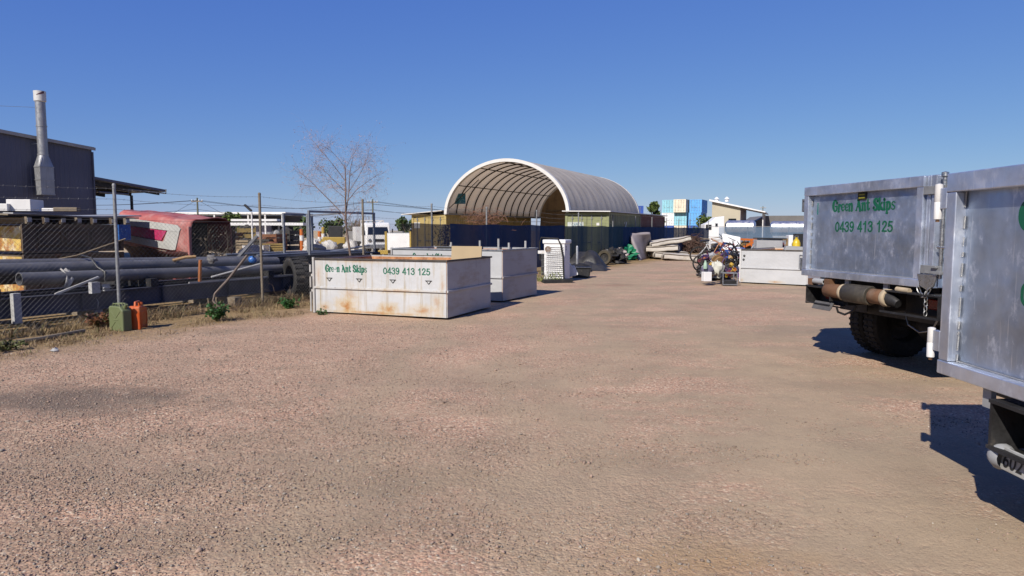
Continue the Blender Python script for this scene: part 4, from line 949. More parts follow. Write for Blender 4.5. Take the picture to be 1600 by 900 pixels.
MB().tube([(1.60, -.03, .90), (1.68, -.025, .875), (1.74, -.02, .85)], [.08, .07, .05], 10).build('cut_shaft', m['steel_dark'], t, smooth=50)
MB().lathe([(.02, 0), (.035, 0), (.035, .2), (.02, .2)], 12, (.30, -.05, 1.0), 'x').build('marker_lamp', m['grey_paint'], t, smooth=40)
MB().tube([(1.72, -.03, 1.01), (1.9, -.03, 1.005)], .03, 10).build('bracket_tube', cream, t, smooth=40)
for x, z in ((.23, .985), (.56, 1.0)): MB().box((x, -.02, z), (.10, .08, .08)).build('rusty_bracket', brownp, t)
# light boxes, lamps, number plate
lb = MB(); lb.box((.42, .03, .93), (.52, .22, .02)); lb.box((.42, .13, .82), (.5, .02, .24)); lb.box((.18, .03, .82), (.015, .22, .24)); lb.box((.66, .03, .85), (.015, .22, .16)); lb.box((.42, .02, .70), (.48, .22, .015), rx=-.2)
lb.build('lamp_box', m['steel_dark'], t)
for x, mt in ((.42, m['lens_red']), (.54, m['lens_amber'])): MB().box((x, .1, .83), (.13, .04, .12)).build('tail_lamp', mt, t, bevel=.01)
npl = MB().box((.52, -.075, .70), (.36, .008, .11), rx=-.5).build('number_plate', M('dusty_plate', (.13, .125, .12), .6, 0, .3, 6), t)
fit_text('plate_number', 'CT 20EH', .31, .068, m['ink'], npl, (.365, -.064, .667), (PI/2-.5, 0, 0), .012)
MB().tube([(.66, .02, .70), (.72, .0, .64), (.82, .02, .62), (.93, .05, .68), (.95, .08, .74)], .014, 6).build('hose', m['black'], t, smooth=60)
rbx = MB(); rbx.box((1.98, .06, .985), (.75, .30, .015)); rbx.box((1.98, .2, .86), (.75, .02, .24)); rbx.box((2.35, .06, .87), (.015, .3, .22)); rbx.box((1.96, .02, .74), (.80, .26, .02), rx=-.12)
rbx.build('lamp_box', m['steel_dark'], t)
for x, mt in ((2.05, m['lens_red']), (2.19, m['lens_amber'])): MB().box((x, .15, .87), (.14, .04, .11)).build('tail_lamp', mt, t, bevel=.01)
MB().tube([(1.68, .12, .74), (1.76, .1, .62), (1.92, .1, .56), (2.08, .1, .6), (2.15, .1, .72)], .010, 6).build('cable', m['galv'], t, smooth=60)
# ---- the near truck
T1 = (2.735, 4.275, 0)
t, gate = truck('near truck cut off by the right edge, its tailgate filling the corner', T1, R(-90.5), 2.03, .752, 2.0, 4.3, False)
fancy('lettering', 'Green Ant Skips', 1.07, .14, m['letter'], gate, (.545, .0305, 1.655), (PI/2, 0, 0), seed=2)
fancy('lettering', '0439 413 125', .99, .13, m['letter'], gate, (.585, .0305, 1.245), (PI/2, 0, 0), wob=0)
wh_t = m['white']
for z0, z1 in ((1.715, 1.945), (.83, 1.03)):
    MB().lathe([(.006, z0), (.023, z0+.006), (.024, (z0+z1)/2-.004), (.021, (z0+z1)/2), (.024, (z0+z1)/2+.004), (.023, z1-.006), (.006, z1)], 16, (-.088, -.03, 0)).build('hinge_barrel', wh_t, t, smooth=40)
    MB().lathe([(.012, z0-.012), (.012, z0), ], 10, (-.088, -.03, 0)).build('hinge_pin', brownp, t)
    MB().box((-.036, -.02, (z0+z1)/2+.02), (.072, .03, .13)).build('hinge_leaf', alur, t, bevel=.004)
lb = MB(); lb.box((.84, .06, .705), (.62, .26, .02)); lb.box((.84, .18, .56), (.6, .02, .3)); lb.box((.54, .06, .57), (.02, .24, .27)); lb.box((.84, .05, .43), (.6, .26, .02), rx=-.15)
lb.build('lamp_box', m['steel_dark'], t)
MB().box((.69, .12, .6), (.15, .05, .13)).build('tail_lamp', m['lens_amber'], t, bevel=.012)
MB().box((.87, .12, .6), (.15, .05, .13)).build('tail_lamp', m['lens_red'], t, bevel=.012)
npl = MB().box((.79, -.03, .405), (.37, .01, .125), rx=-.12).build('number_plate', M('white_plate', (.50, .50, .47), .4, 0, .15, 10, 0, 5, [(DUST, .5, .9, 6, U)]), t, bevel=.006)
fit_text('plate_number', '602', .145, .082, m['ink'], npl, (.625, -.042, .362), (PI/2-.12, 0, 0), .014)
MB().lathe([(.01, 0), (.06, .01), (.075, .05), (.06, .09)], 14, (.53, -.01, .40), 'x').build('plate_lamp', m['grey_paint'], t, smooth=50)

# ================================================================ JERRY CANS
def jerry(label, loc, rz, mat, metal=True):
    t = thing('jerry_can', label, 'jerry can', loc, rz); w, d, h = .345, .165, .40
    if metal:
        poly = [(-w/2, .0), (w/2, .0), (w/2, h*.86), (w/2-.07, h+.01), (-w/2+.02, h+.015), (-w/2, h-.02)]
    else: poly = [(-w/2, .0), (w/2, .0), (w/2+.004, h*.8), (w/2-.03, h*.9), (w/2-.12, h*.96), (-w/2+.03, h+.0), (-w/2, h*.95)]
    bd = MB().prism(poly, -d/2, d/2).build('body', mat, t, bevel=.018, smooth=None)
    for s_ in (-1, 1):
        em = MB()
        for a, b_ in (((-.11, .06), (.0, .17)), ((.11, .06), (.0, .17)), ((-.11, .33), (.0, .22)), ((.11, .33), (.0, .22)), ((-.06, .19), (.06, .19))) if metal else (((-.12, .06), (.12, .06)), ((-.12, .3), (.12, .3)), ((-.12, .06), (-.12, .3)), ((.12, .06), (.12, .3))):
            em.bar((a[0], s_*(d/2+.001), a[1]), (b_[0], s_*(d/2+.001), b_[1]), .012, .016)
        em.build('pressed_rib', mat, bd, bevel=.004)
    if metal:
        for y in (-.05, 0, .05): MB().tube([(-.10, y, h+.005), (-.09, y, h+.05), (.06, y, h+.05), (.075, y, h+.0)], .011, 8).build('handle', mat, t, smooth=60)
        MB().tube([(w/2-.05, 0, h-.02), (w/2-.015, 0, h+.045)], [.032, .028], 12).build('spout', mat, t, smooth=40)
    else:
        hd = MB(); hd.tube([(-.13, 0, h-.01), (-.12, 0, h+.055), (.03, 0, h+.062), (.06, 0, h-.01)], [.022, .02, .02, .024], 8); hd.build('handle', mat, t, smooth=60)
        MB().tube([(w/2-.06, 0, h*.9), (w/2-.05, 0, h+.04)], .034, 12).build('cap', mat, t, smooth=40)
    return t
gp = G(190, 523); jg = M('olive_jerry_paint', (.17, .20, .09), .55, 0, .12, 4, 0, 10, [(DUST, .6, .9, 6, U), ((.08, .09, .05), .64, .8, 12, U)])
p = G(188, 517); jerry('olive green metal jerry can at the foot of the fence post', (p.x, p.y+.02, 0), R(-25), jg)
p = G(216, 514); jerry('bright orange plastic jerry can beside the olive green one', (p.x+.0, p.y+.03, 0), R(99), M('orange_plastic', (.62, .10, .012), .45, 0, .15, 3, 0, 5, [((.66, .24, .10), .52, .75, 3, U)]), False)
# ================================================================ BEHIND THE FENCE ON THE LEFT
FZ = -math.atan2(FE.x, FE.y)
def FQ(t, off, z=0): p = FP(t, off, z); return (p.x, p.y, z)
# long I beams lying on bearers (local y along the fence)
def ibeam(label, t0, t1, off, z, h, w, mat, grp='long steel beams behind the fence'):
    t = thing('steel_beam', label, 'steel beam', FQ(t0, off, z), FZ, grp); L_ = t1-t0
    b = MB(); b.box((0, L_/2, h-.009), (w, L_, .018)); b.build('top_flange', mat, t)
    MB().box((0, L_/2, .009), (w, L_, .018)).build('bottom_flange', mat, t)
    MB().box((0, L_/2, h/2), (.014, L_, h-.036)).build('web', mat, t)
    for k in range(int(L_/1.6)): MB().box((w*.24, .5+k*1.6, h/2), (w*.46, .012, h-.04)).build('stiffener', mat, t)
    return t
pale_top = M('dusty_navy_steel', (.075, .08, .115), .6, .1, .3, 3, .1, 40, [(DUST, .62, .95, 4, U)])
bm1 = ibeam('long dark navy I-beam lying just behind the fence', -2.3, 6.3, -.8, .2, .335, .17, pale_top)
ibeam('added dark navy I-beam second from the fence, giving the pile dark mass', -3.4, 5.6, -1.45, .2, .335, .17, m['navy'])  # beams behind the first one are added to make a dark mass
ibeam('added dark navy I-beam farthest from the fence, giving dark mass below the pipes', -3.0, 5.2, -2.1, .2, .335, .17, m['navy'])
MB().box((.0, -.01, .17), (.20, .02, .36)).build('end_plate', m['end_plate'], bm1)
tag(MB().box((0, 0, .25), (.10, .12, .5)).build('steel_stub', m['end_plate'], None, loc=FQ(-1.35, -.62, .12), rot=(0, 0, FZ), bevel=.004), 'pale primed steel stub standing against the navy beam at the left', 'steel stub')
e2 = thing('channel_beam', 'pale ended box beam poking in at the left edge behind the fence', 'steel beam', FQ(-2.9, -.55, .18), FZ)
MB().box((0, .35, .17), (.2, 1.3, .34)).build('body', m['steel_dark'], e2); MB().box((0, 1.01, .17), (.24, .02, .38)).build('end_plate', m['end_plate'], e2)
for i, tt in enumerate((-2.4, .4, 3.0, 5.0)):
    tag(MB().box((0, 0, .09), (2.1, .18, .18)).build('timber_bearer', m['timber'], None, loc=FQ(tt, -1.5, .0), rot=(0, 0, FZ)), ('leftmost', 'second from left', 'third from left', 'rightmost')[i]+' rough timber bearer on the ground under the navy beams', 'bearer', 'bearers under the beams')
for i, tt in enumerate((-1.6, 1.2, 4.2)):
    tag(MB().box((0, 0, .09), (1.6, .16, .16)).build('pipe_bearer', m['steel_dark'], None, loc=FQ(tt, -1.5, .53), rot=(0, 0, FZ)), ('left', 'middle', 'right')[i]+' dark packer lying across the beams under the grey pipes', 'packer', 'packers under the pipes')
def spipe(label, t0, z0, t1, z1, off, r, wall=.016):
    a = FP(t0, off, z0); b_ = FP(t1, off, z1)
    t = MB().pipe((0, 0, 0), b_-a, r, r-wall, 24).build('steel_pipe', m['pipe'], None, smooth=50, loc=tuple(a), fix=True)
    return tag(t, label, 'pipe', 'grey pipes stacked behind the fence')
spipe('upper grey steel pipe of the stack, running off the left edge', -3.6, 1.02, 4.9, .87, -1.25, .118)
spipe('lower grey steel pipe with its open end showing near the left edge', -1.1, .825, 5.0, .70, -.98, .112)
spipe('grey steel pipe behind the upper one of the stack', -1.6, 1.05, 4.6, .90, -1.56, .115)
spipe('grey steel pipe resting low at the back of the stack', -2.0, .82, 4.4, .70, -1.75, .11)
for tt in (.3,):
    st = MB(); st.tube([FP(tt, -.85, .70), FP(tt+.02, -.86, .88), FP(tt, -1.05, .96), FP(tt-.02, -1.2, 1.13), FP(tt-.03, -1.5, 1.18), FP(tt-.03, -1.72, 1.05)], .018, 6)
    tag(st.build('rubber_strap', m['black'], None, smooth=60), 'black rubber strap tied over the grey pipes', 'strap')
rg = MB().grid(lambda u, v: Vector((.12*math.sin(2.6*v)+.01*math.sin(u*9), (u-.5)*(.16-.06*v)+.03*math.sin(v*5), .12-.36*v+.02*math.sin(u*12))), 8, 12)
tag(rg.build('rag', M('pale_rag', (.55, .53, .48), .9, 0, .2, 12), None, smooth=60, loc=FQ(-.35, -.98, .84), rot=(0, 0, FZ)), 'pale torn rag hanging over the lower grey pipe', 'rag')
tag(MB().bar(P(86, 460, 11.9), P(154, 433, 12.5), .05, .035).build('flat_bar', m['end_plate'], None), 'pale flat bar leaning across the beam under the pipes', 'flat bar')
q = P(148, 459, 12.1); tag(MB().box((0, 0, .1), (.1, .15, .2)).build('steel_block', m['end_plate'], None, loc=(q.x, q.y, .535), rot=(0, 0, FZ)), 'square pale steel block standing on the long navy beam', 'steel block')
q = P(167, 448, 12.6); b = MB().box((0, 0, .06), (.06, .14, .02)); b.box((-.03, 0, .06), (.02, .14, .12)); b.box((0, 0, .01), (.06, .14, .02)); tag(b.build('channel_offcut', m['end_plate'], None, loc=(q.x, q.y, .535), rot=(0, 0, FZ)), 'short pale channel offcut on the beam left of the fence post', 'channel offcut')
tag(MB().bar(FP(2.0, -.74, .56), FP(5.6, -.74, .56), .03, .03).build('flat_bar', m['end_plate'], None), 'thin pale bar lying along the top edge of the long navy beam', 'flat bar')
# sticks, bars and bent tube tangled in the fence
sk_ = lambda nm, lab, cat, pts, r, mt, n=7: tag(MB().tube(pts, r, n).build(nm, mt, None, smooth=50), lab, cat)
sk_('rusty_stake', 'rusty orange upright strap in front of the pipes', 'stake', [P(313, 406, 14.0), P(312, 440, 14.0)], .035, M('rusty_orange', (.40, .14, .04), .8, 0, .3, 9))
sk_('bent_tube', 'bent brown tube leaning through the fence below the red van', 'bent tube', [P(386, 399, 14.9), P(356, 437, 14.6), P(336, 459, 14.4), P(333, 470, 14.35), P(346, 484, 14.3)], .028, M('brown_tube', (.17, .125, .10), .7, .1, .3, 6))
sk_('pale_rod', 'pale rod slanting over the lower pipes', 'rod', [P(330, 433, 14.8), P(408, 412, 15.6)], .022, m['end_plate'])
sk_('dark_post', 'dark bar leaning up behind the pipes right of the red van', 'bar', [P(371, 404, 16.6), P(402, 369, 16.9)], .045, m['pipe'])
sk_('tan_plank', 'crooked tan branch lying on the pipes below the red van', 'branch', [P(270, 407, 14.4), P(290, 402, 14.5), P(306, 401, 14.6)], .035, M('tan_branch', (.42, .26, .12), .85))
sk_('slack_rope', 'pale rope strung from the dark bins to the red van', 'rope', [P(40, 415, 13.5), P(120, 399, 14.2), P(196, 373, 15.2)], .012, M('tan_rope', (.45, .34, .2), .9))
b = MB().lathe([(.01, 0), (.08, .02), (.10, .07), (.085, .11), (.03, .15)], 16); q = P(393, 409, 16.2)
tag(b.build('plastic_plug', M('bright_blue_plastic', (.03, .16, .52), .4, 0, .15, 8), None, smooth=50, loc=(q.x, q.y, q.z), rot=(.4, .6, 0)), 'bright blue plastic plug on the far end of the pipes', 'pipe plug')
b = MB().blob((0, 0, .05), (.10, .08, .08), seed=4, amp=.7); q = P(331, 404, 15)
tag(b.build('concrete_lump', bpy.data.materials.get('mottled_concrete') or M('mottled_concrete', (.22, .21, .21), .85, 0, .3, 14), None, smooth=40, loc=(q.x, q.y, q.z-.06)), 'grey concrete lump sitting on the upper pipe', 'concrete lump')
sb = thing('counterweight', 'small grey concrete weight with a wire loop behind the fence', 'weight', tuple(G(151, 500)), FZ)
MB().prism([(-.1, 0), (.1, 0), (.1, .15), (.05, .22), (-.05, .22), (-.1, .15)], -.08, .08).build('block', M('mottled_concrete', (.22, .21, .21), .85, 0, .3, 14), sb, bevel=.02)
MB().tube([(.05, 0, .2), (.08, 0, .34), (.0, .02, .4), (-.1, .0, .36), (-.2, .0, .28)], .008, 6).build('wire_loop', m['galv'], sb, smooth=60)

# stacked dark bins with the yellow rusty end
BX = (-10.74, 15.0, 0)
yend = M('yellow_rusted_end', (.66, .46, .12), .7, 0, .2, 2, .05, 20, [((.82, .74, .56), .5, .66, 2.4, U), ((.42, .17, .04), .47, .60, 3.6, U), ((.2, .08, .03), .6, .7, 7, U)])
dkb = M('dark_brown_bin_paint', (.12, .085, .055), .7, .1, .3, 3, .1, 30, [(RUST, .58, .75, 5, U)])
def bin_(label, z, h):
    t = thing('steel_bin', label, 'steel bin', (BX[0], BX[1], z), FZ, 'dark steel bins stacked behind the fence')
    MB().box((-.95, 1.15, h/2), (1.86, 2.26, h-.04)).build('body', dkb, t, bevel=.015)
    MB().box((-.95, .012, h/2), (1.8, .02, h-.1)).build('end_panel', yend, t)
    fr = MB()
    for y in (.04, 2.26): fr.box((.0, y, h/2), (.05, .08, h))
    for z_ in (.03, h-.03): fr.box((.0, 1.15, z_), (.05, 2.14, .06))
    fr.build('edge_frame', dkb, t)
    for y0 in (.35, .95, 1.55):
        f = MB()
        for a, b_ in (((0, y0, h*.28), (0, y0+.5, h*.28)), ((0, y0, h*.75), (0, y0+.5, h*.75)), ((0, y0, h*.28), (0, y0, h*.75)), ((0, y0+.5, h*.28), (0, y0+.5, h*.75))): f.bar(a, b_, .03, .03, up=(1, 0, 0))
        f.build('raised_frame', dkb, t)
bin_('lower dark brown bin with a yellow rusty end', 0, 1.12); bin_('upper dark brown bin with a yellow rusty end, under the grey sheets', 1.15, .64)
for i in range(7):
    y = .12+i*.36+(.1 if i > 4 else 0)
    b = MB().box((-.9, y, .075), (2.0, .1, .15)); p = (Matrix.Rotation(FZ, 3, 'Z') @ Vector((0, 0, 0)))
    o = b.build('timber_bearer', dkb if i % 3 else m['timber'], None, loc=(BX[0], BX[1], 1.80), rot=(0, 0, FZ)); tag(o, ('nearest', 'second', 'third', 'fourth', 'fifth', 'sixth', 'farthest')[i]+' bearer along the top bin beneath the grey sheets', 'bearer', 'bearers on the top bin')
    tag(MB().box((.11, y, .08), (.012, .09, .09)).build('bearer_end', m['end_plate'], o))
for i, (dx, dy, z, c, lab) in enumerate(((-.1, .2, 1.96, 'steel_dark', 'lowest dark sheet on the bins behind the fence'), (.12, .45, 2.0, 'timber', 'brown ply sheet in the middle of the sheet pile on the bins'), (.05, .7, 2.035, 'grey_paint', 'long grey sheet on top of the bins reaching towards the red van'))):
    o = MB().grid(lambda u, v: Vector((-2.0+2.1*u, -.7+3.0*v, .025*math.sin(v*5+i)+.02*math.sin(u*4))), 6, 12).build('sheet', m[c], None, loc=(BX[0]+dx, BX[1]+dy, z), rot=(.0, 0, FZ), fix=False)
    s_ = o.modifiers.new('solid', 'SOLIDIFY'); s_.thickness = .03; tag(o, lab, 'sheet', 'sheets piled on the bins')
for i, (px, py, w_, h_, lab) in enumerate(((12, 335, .9, .16, 'white painted panel on the left of the sheet pile'), (40, 327, .55, .26, 'taller white box panel on top of the sheet pile'), (88, 325, .25, .07, 'small white offcut on the sheet pile'), (105, 328, .2, .09, 'small tan offcut lying on the sheet pile'))):
    q = P(px, py, 15.6); tag(MB().box((0, 0, 0), (.5, w_, h_)).build('panel_offcut', m['white'] if i < 3 else m['timber'], None, loc=(q.x, q.y, 2.08+h_/2), rot=(0, 0, FZ+.6), bevel=.01), lab, 'panel')
q = P(194, 363, 16.9); tag(MB().box((0, 0, 0), (.06, .3, .38)).build('blue_sheet', M('blue_strip', (.03, .13, .42), .5, 0, .3, 16, 0, 5, [((.5, .6, .7), .6, .66, 20, U)]), None, loc=tuple(q), rot=(0, 0, FZ)), 'small bright blue sheet between the bins and the red van', 'sheet')

# wrecked red van body
K = Vector((-8.12, 17.2, 0)); redm = M('faded_red_paint', (.44, .11, .095), .6, 0, .3, 1.6, 0, 10, [((.55, .30, .27), .45, .75, 2.5, U), ((.10, .03, .025), .62, .78, 3.5, U)])
van = thing('wrecked_van', 'wrecked red van body with grey-white stripes and a torn open end', 'van', tuple(K), FZ)
tilt = R(4.5)
def TZ(x, y, z): return Vector((x*math.cos(tilt)+.0, y, z-x*math.sin(tilt)*1.0))      # nose-down towards the open end (x = 0); left end x = -2.8
prof = [(.08, 1.04), (.03, 1.06), (0, 1.10), (.01, 1.56), (.03, 1.78), (.09, 1.90), (.2, 1.955), (.5, 1.975), (.9, 1.985), (1.2, 1.97), (1.36, 1.87), (1.40, 1.65), (1.42, 1.0)]
def shell(u, v):
    i = min(len(prof)-2, int(v*(len(prof)-1))); f = v*(len(prof)-1)-i; y = prof[i][0]+(prof[i+1][0]-prof[i][0])*f; z = prof[i][1]+(prof[i+1][1]-prof[i][1])*f
    x = -2.85+2.85*u; dent = .05*mnoise.noise(Vector((x*1.4, y*1.7, z)))
    if v > .4: dent -= .10*math.exp(-((u-.8)/.14)**2)*math.exp(-((y-.7)/.4)**2)
    if u > .92: y = y*(1-.10*((u-.92)/.08)**2)+.06*((u-.92)/.08)**2; 
    return TZ(x, y, z+dent*(1 if z > 1.4 else .3))
o = MB().grid(shell, 40, 36).build('body_shell', redm, van, smooth=50, fix=False); s_ = o.modifiers.new('solid', 'SOLIDIFY'); s_.thickness = .03
gw = M('grey_white_stripe', (.50, .50, .47), .55, 0, .12, 3, 0, 10, [((.3, .28, .26), .6, .8, 4, U)]); pk = M('pink_panel', (.50, .03, .12), .5, 0, .25, 2, 0, 10, [((.55, .12, .25), .55, .8, 3, U)])
def strip(nm, poly, y, mt):
    b = MB(); n = len(poly)
    b.add([TZ(px, y-.012*(1 if pz < 1.5 else .2)+max(0, (pz-1.6))*.10, pz) for px, pz in poly]+[TZ(px, y+.03+max(0, (pz-1.6))*.10, pz) for px, pz in poly], [tuple(range(n))]+[(i, (i+1) % n, n+(i+1) % n, n+i) for i in range(n)])
    return b.build(nm, mt, van)
strip('stripe', [(-2.83, 1.60), (-.78, 1.585), (-.34, 1.585), (-.30, 1.66), (-.44, 1.75), (-2.83, 1.80)], -.012, gw)
strip('stripe', [(-.96, 1.285), (-.62, 1.10), (-.50, 1.12), (-.335, 1.58), (-.785, 1.58)], -.012, gw)
strip('stripe', [(-2.83, 1.19), (-1.5, 1.12), (-.63, 1.10), (-.97, 1.285), (-2.83, 1.345)], -.012, gw)
strip('pink_panel', [(-2.83, 1.37), (-1.04, 1.31), (-.84, 1.57), (-2.83, 1.58)], -.006, pk)
dkr = M('dark_red_underbody', (.06, .014, .014), .7, 0, .3, 3)
b = MB(); b.grid(lambda u, v: TZ(-2.8+2.78*u, .02+.30*math.sin(v*2.2), 1.07-v*.5+.03*math.sin(u*7)), 20, 6); o = b.build('torn_skirt', dkr, van, smooth=50, fix=False); o.modifiers.new('solid', 'SOLIDIFY').thickness = .02
MB().box((-1.45, .85, .55), (2.6, .95, .55)).build('underbody', dkr, van, bevel=.04)
fd = MB().grid(lambda u, v: Vector((-2.75+2.0*u, .05+.25*v, .50+.34*math.sin(PI*min(1, u*1.1))-.03*v)), 16, 3); o = fd.build('front_wing', redm, van, smooth=50, fix=False); o.modifiers.new('solid', 'SOLIDIFY').thickness = .02
MB().box((-.75, .2, .62), (.10, .2, .5)).build('step_bracket', redm, van)
for x in (-2.2,): wheel(van, (0, 0, 0)) if False else MB().lathe([(.16, -.1), (.33, -.11), (.36, 0), (.33, .11), (.16, .1)], 24, (x, .35, .36), 'y').build('wheel', m['rubber'], van, smooth=40)
for y in (.04, 1.40): MB().bar(TZ(-.03, y, .35), TZ(-.03, y, 1.75), .09, .07).build('end_pillar', redm if y < 1 else dkr, van, bevel=.02)
MB().box((-1.0, .72, 1.2), (.05, 1.25, 1.3)).build('inner_dark_sheet', m['steel_dark'], van)  # dark sheet added to make the inside of the van dark
MB().blob((-.55, .7, .75), (.4, .5, .45), seed=6, amp=.4).build('seized_engine', m['steel_dark'], van, smooth=30)
MB().blob((.25, 1.75, .95), (.35, .35, .28), seed=16, amp=.3).build('torn_lining', m['navy'], van, smooth=40)
# dry creeper filling the torn end
rng = random.Random(5); b = MB()
for i in range(46):
    y = rng.uniform(.05, 1.5); z = rng.uniform(.45, 1.0); p = Vector((rng.uniform(-.35, .35), y, z)); pts = [p]
    d = Vector((rng.uniform(-.5, .6), rng.uniform(-.9, .9), rng.uniform(.3, 1.3)))
    for k in range(5):
        d += Vector((rng.uniform(-.5, .5), rng.uniform(-.6, .6), rng.uniform(-.7, .25))); p = p+d.normalized()*.27
        if p.z > 1.75: p.z = 1.75
        pts.append(p.copy())
    b.tube(pts, [.011, .009, .007, .006, .004, .003], 4, False)
for i in range(260):
    p = Vector((rng.uniform(-.6, .3), rng.uniform(.05, 1.5), rng.uniform(.5, 1.75))); u = Vector((rng.uniform(-1, 1), rng.uniform(-1, 1), rng.uniform(-1, 1))).normalized(); w_ = u.orthogonal()
    b.add([p-u*.035, p+w_*.016, p+u*.035, p-w_*.016], [(0, 1, 2, 3)])
o = b.build('dry_creeper', M('dead_creeper', (.10, .075, .05), .9, 0, .4, 9), None, loc=tuple(K), rot=(0, 0, FZ), fix=False); tag(o, 'tangle of dry brown creeper filling the open end of the red van', 'creeper', kind='stuff')

# big tyre behind the rusty skip
ty = thing('tractor_tyre', 'large worn tyre standing behind the fence beside the rusty white skip', 'tyre', tuple(G(447, 470)), math.atan2(-.62, -.78)+PI)
ty.location = (-5.25, 16.6, .5); A = Matrix.Rotation(.08, 3, 'X')
tb = MB().lathe([(.30, -.17), (.33, -.2), (.44, -.215), (.49, -.18), (.505, -.1), (.505, .1), (.49, .18), (.44, .215), (.33, .2), (.30, .17), (.32, .0), (.30, -.17)], 40, (0, 0, 0), 'x', A)
tb.build('carcass', M('worn_tyre', (.035, .033, .03), .85, 0, .3, 5, .3, 40, [((.22, .17, .12), .56, .85, 4, U)]), ty, smooth=40)
lg = MB()
for k in range(22):
    a = 2*PI*k/22
    for s_ in (-1, 1):
        c = A @ Vector((s_*.10, math.cos(a+s_*.07)*.508, math.sin(a+s_*.07)*.508)); lg.box(c, (.19, .055, .03), rx=a+PI/2, rz=0)
lg.build('tread', m['rubber'], ty)
tag(MB().lathe([(.28, -.12), (.44, -.14), (.48, 0), (.44, .14), (.28, .12), (.28, -.12)], 28).build('old_tyre', m['rubber'], None, smooth=40, loc=(-4.6, 18.0, .14)), 'old tyre lying flat behind the big standing tyre', 'tyre')

# trailer with tube frames
tf = thing('flat_trailer', 'flat trailer with upright galvanised tube frames behind the fence', 'trailer', FQ(4.6, -2.3, 0), FZ)
MB().box((0, 2.3, .93), (1.7, 4.8, .12)).build('deck', m['steel_dark'], tf, bevel=.01)
for x in (-.75, .75): MB().box((x, 2.3, .8), (.1, 4.6, .14)).build('chassis_rail', m['navy'], tf)
for x in (-.8, .8):
    for y in (1.8, 2.7): MB().lathe([(.1, -.1), (.34, -.11), (.38, 0), (.34, .11), (.1, .1)], 24, (x, y, .38), 'x').build('wheel', m['rubber'], tf, smooth=40)
MB().bar((0, 0, .85), (0, -1.3, .75), .1).build('drawbar', m['steel_dark'], tf)
gq = M('galvanised_tube', (.40, .42, .45), .5, .6, .2, 6)
for (xa, ya, xb, yb, zt_) in ((.78, 1.75, .78, 4.5, 2.16), (-.3, 1.9, -.3, 3.0, 2.10)):
    fr = MB()
    for x, y in ((xa, ya), (xb, yb)): fr.bar((x, y, .99), (x, y, zt_), .055, .055)
    fr.bar((xa, ya-.03, zt_), (xb, yb+.03, zt_), .06, .06); fr.build('tube_frame', gq, tf, bevel=.004)
MB().bar((.1, 2.4, .99), (.1, 2.4, 2.1), .05).build('upright', gq, tf); MB().bar((.1, 2.4, 2.07), (.78, 3.0, 2.13), .04).build('cross_tube', gq, tf)
for (a, b_) in (((.5, .2, 1.02), (.5, 4.4, 1.04)), ((-.5, .1, 1.03), (-.2, 4.3, 1.05)), ((.2, 3.2, 1.03), (.75, 4.3, 1.2))): MB().tube([a, b_], .03, 7).build('loose_tube', gq, tf, smooth=40)

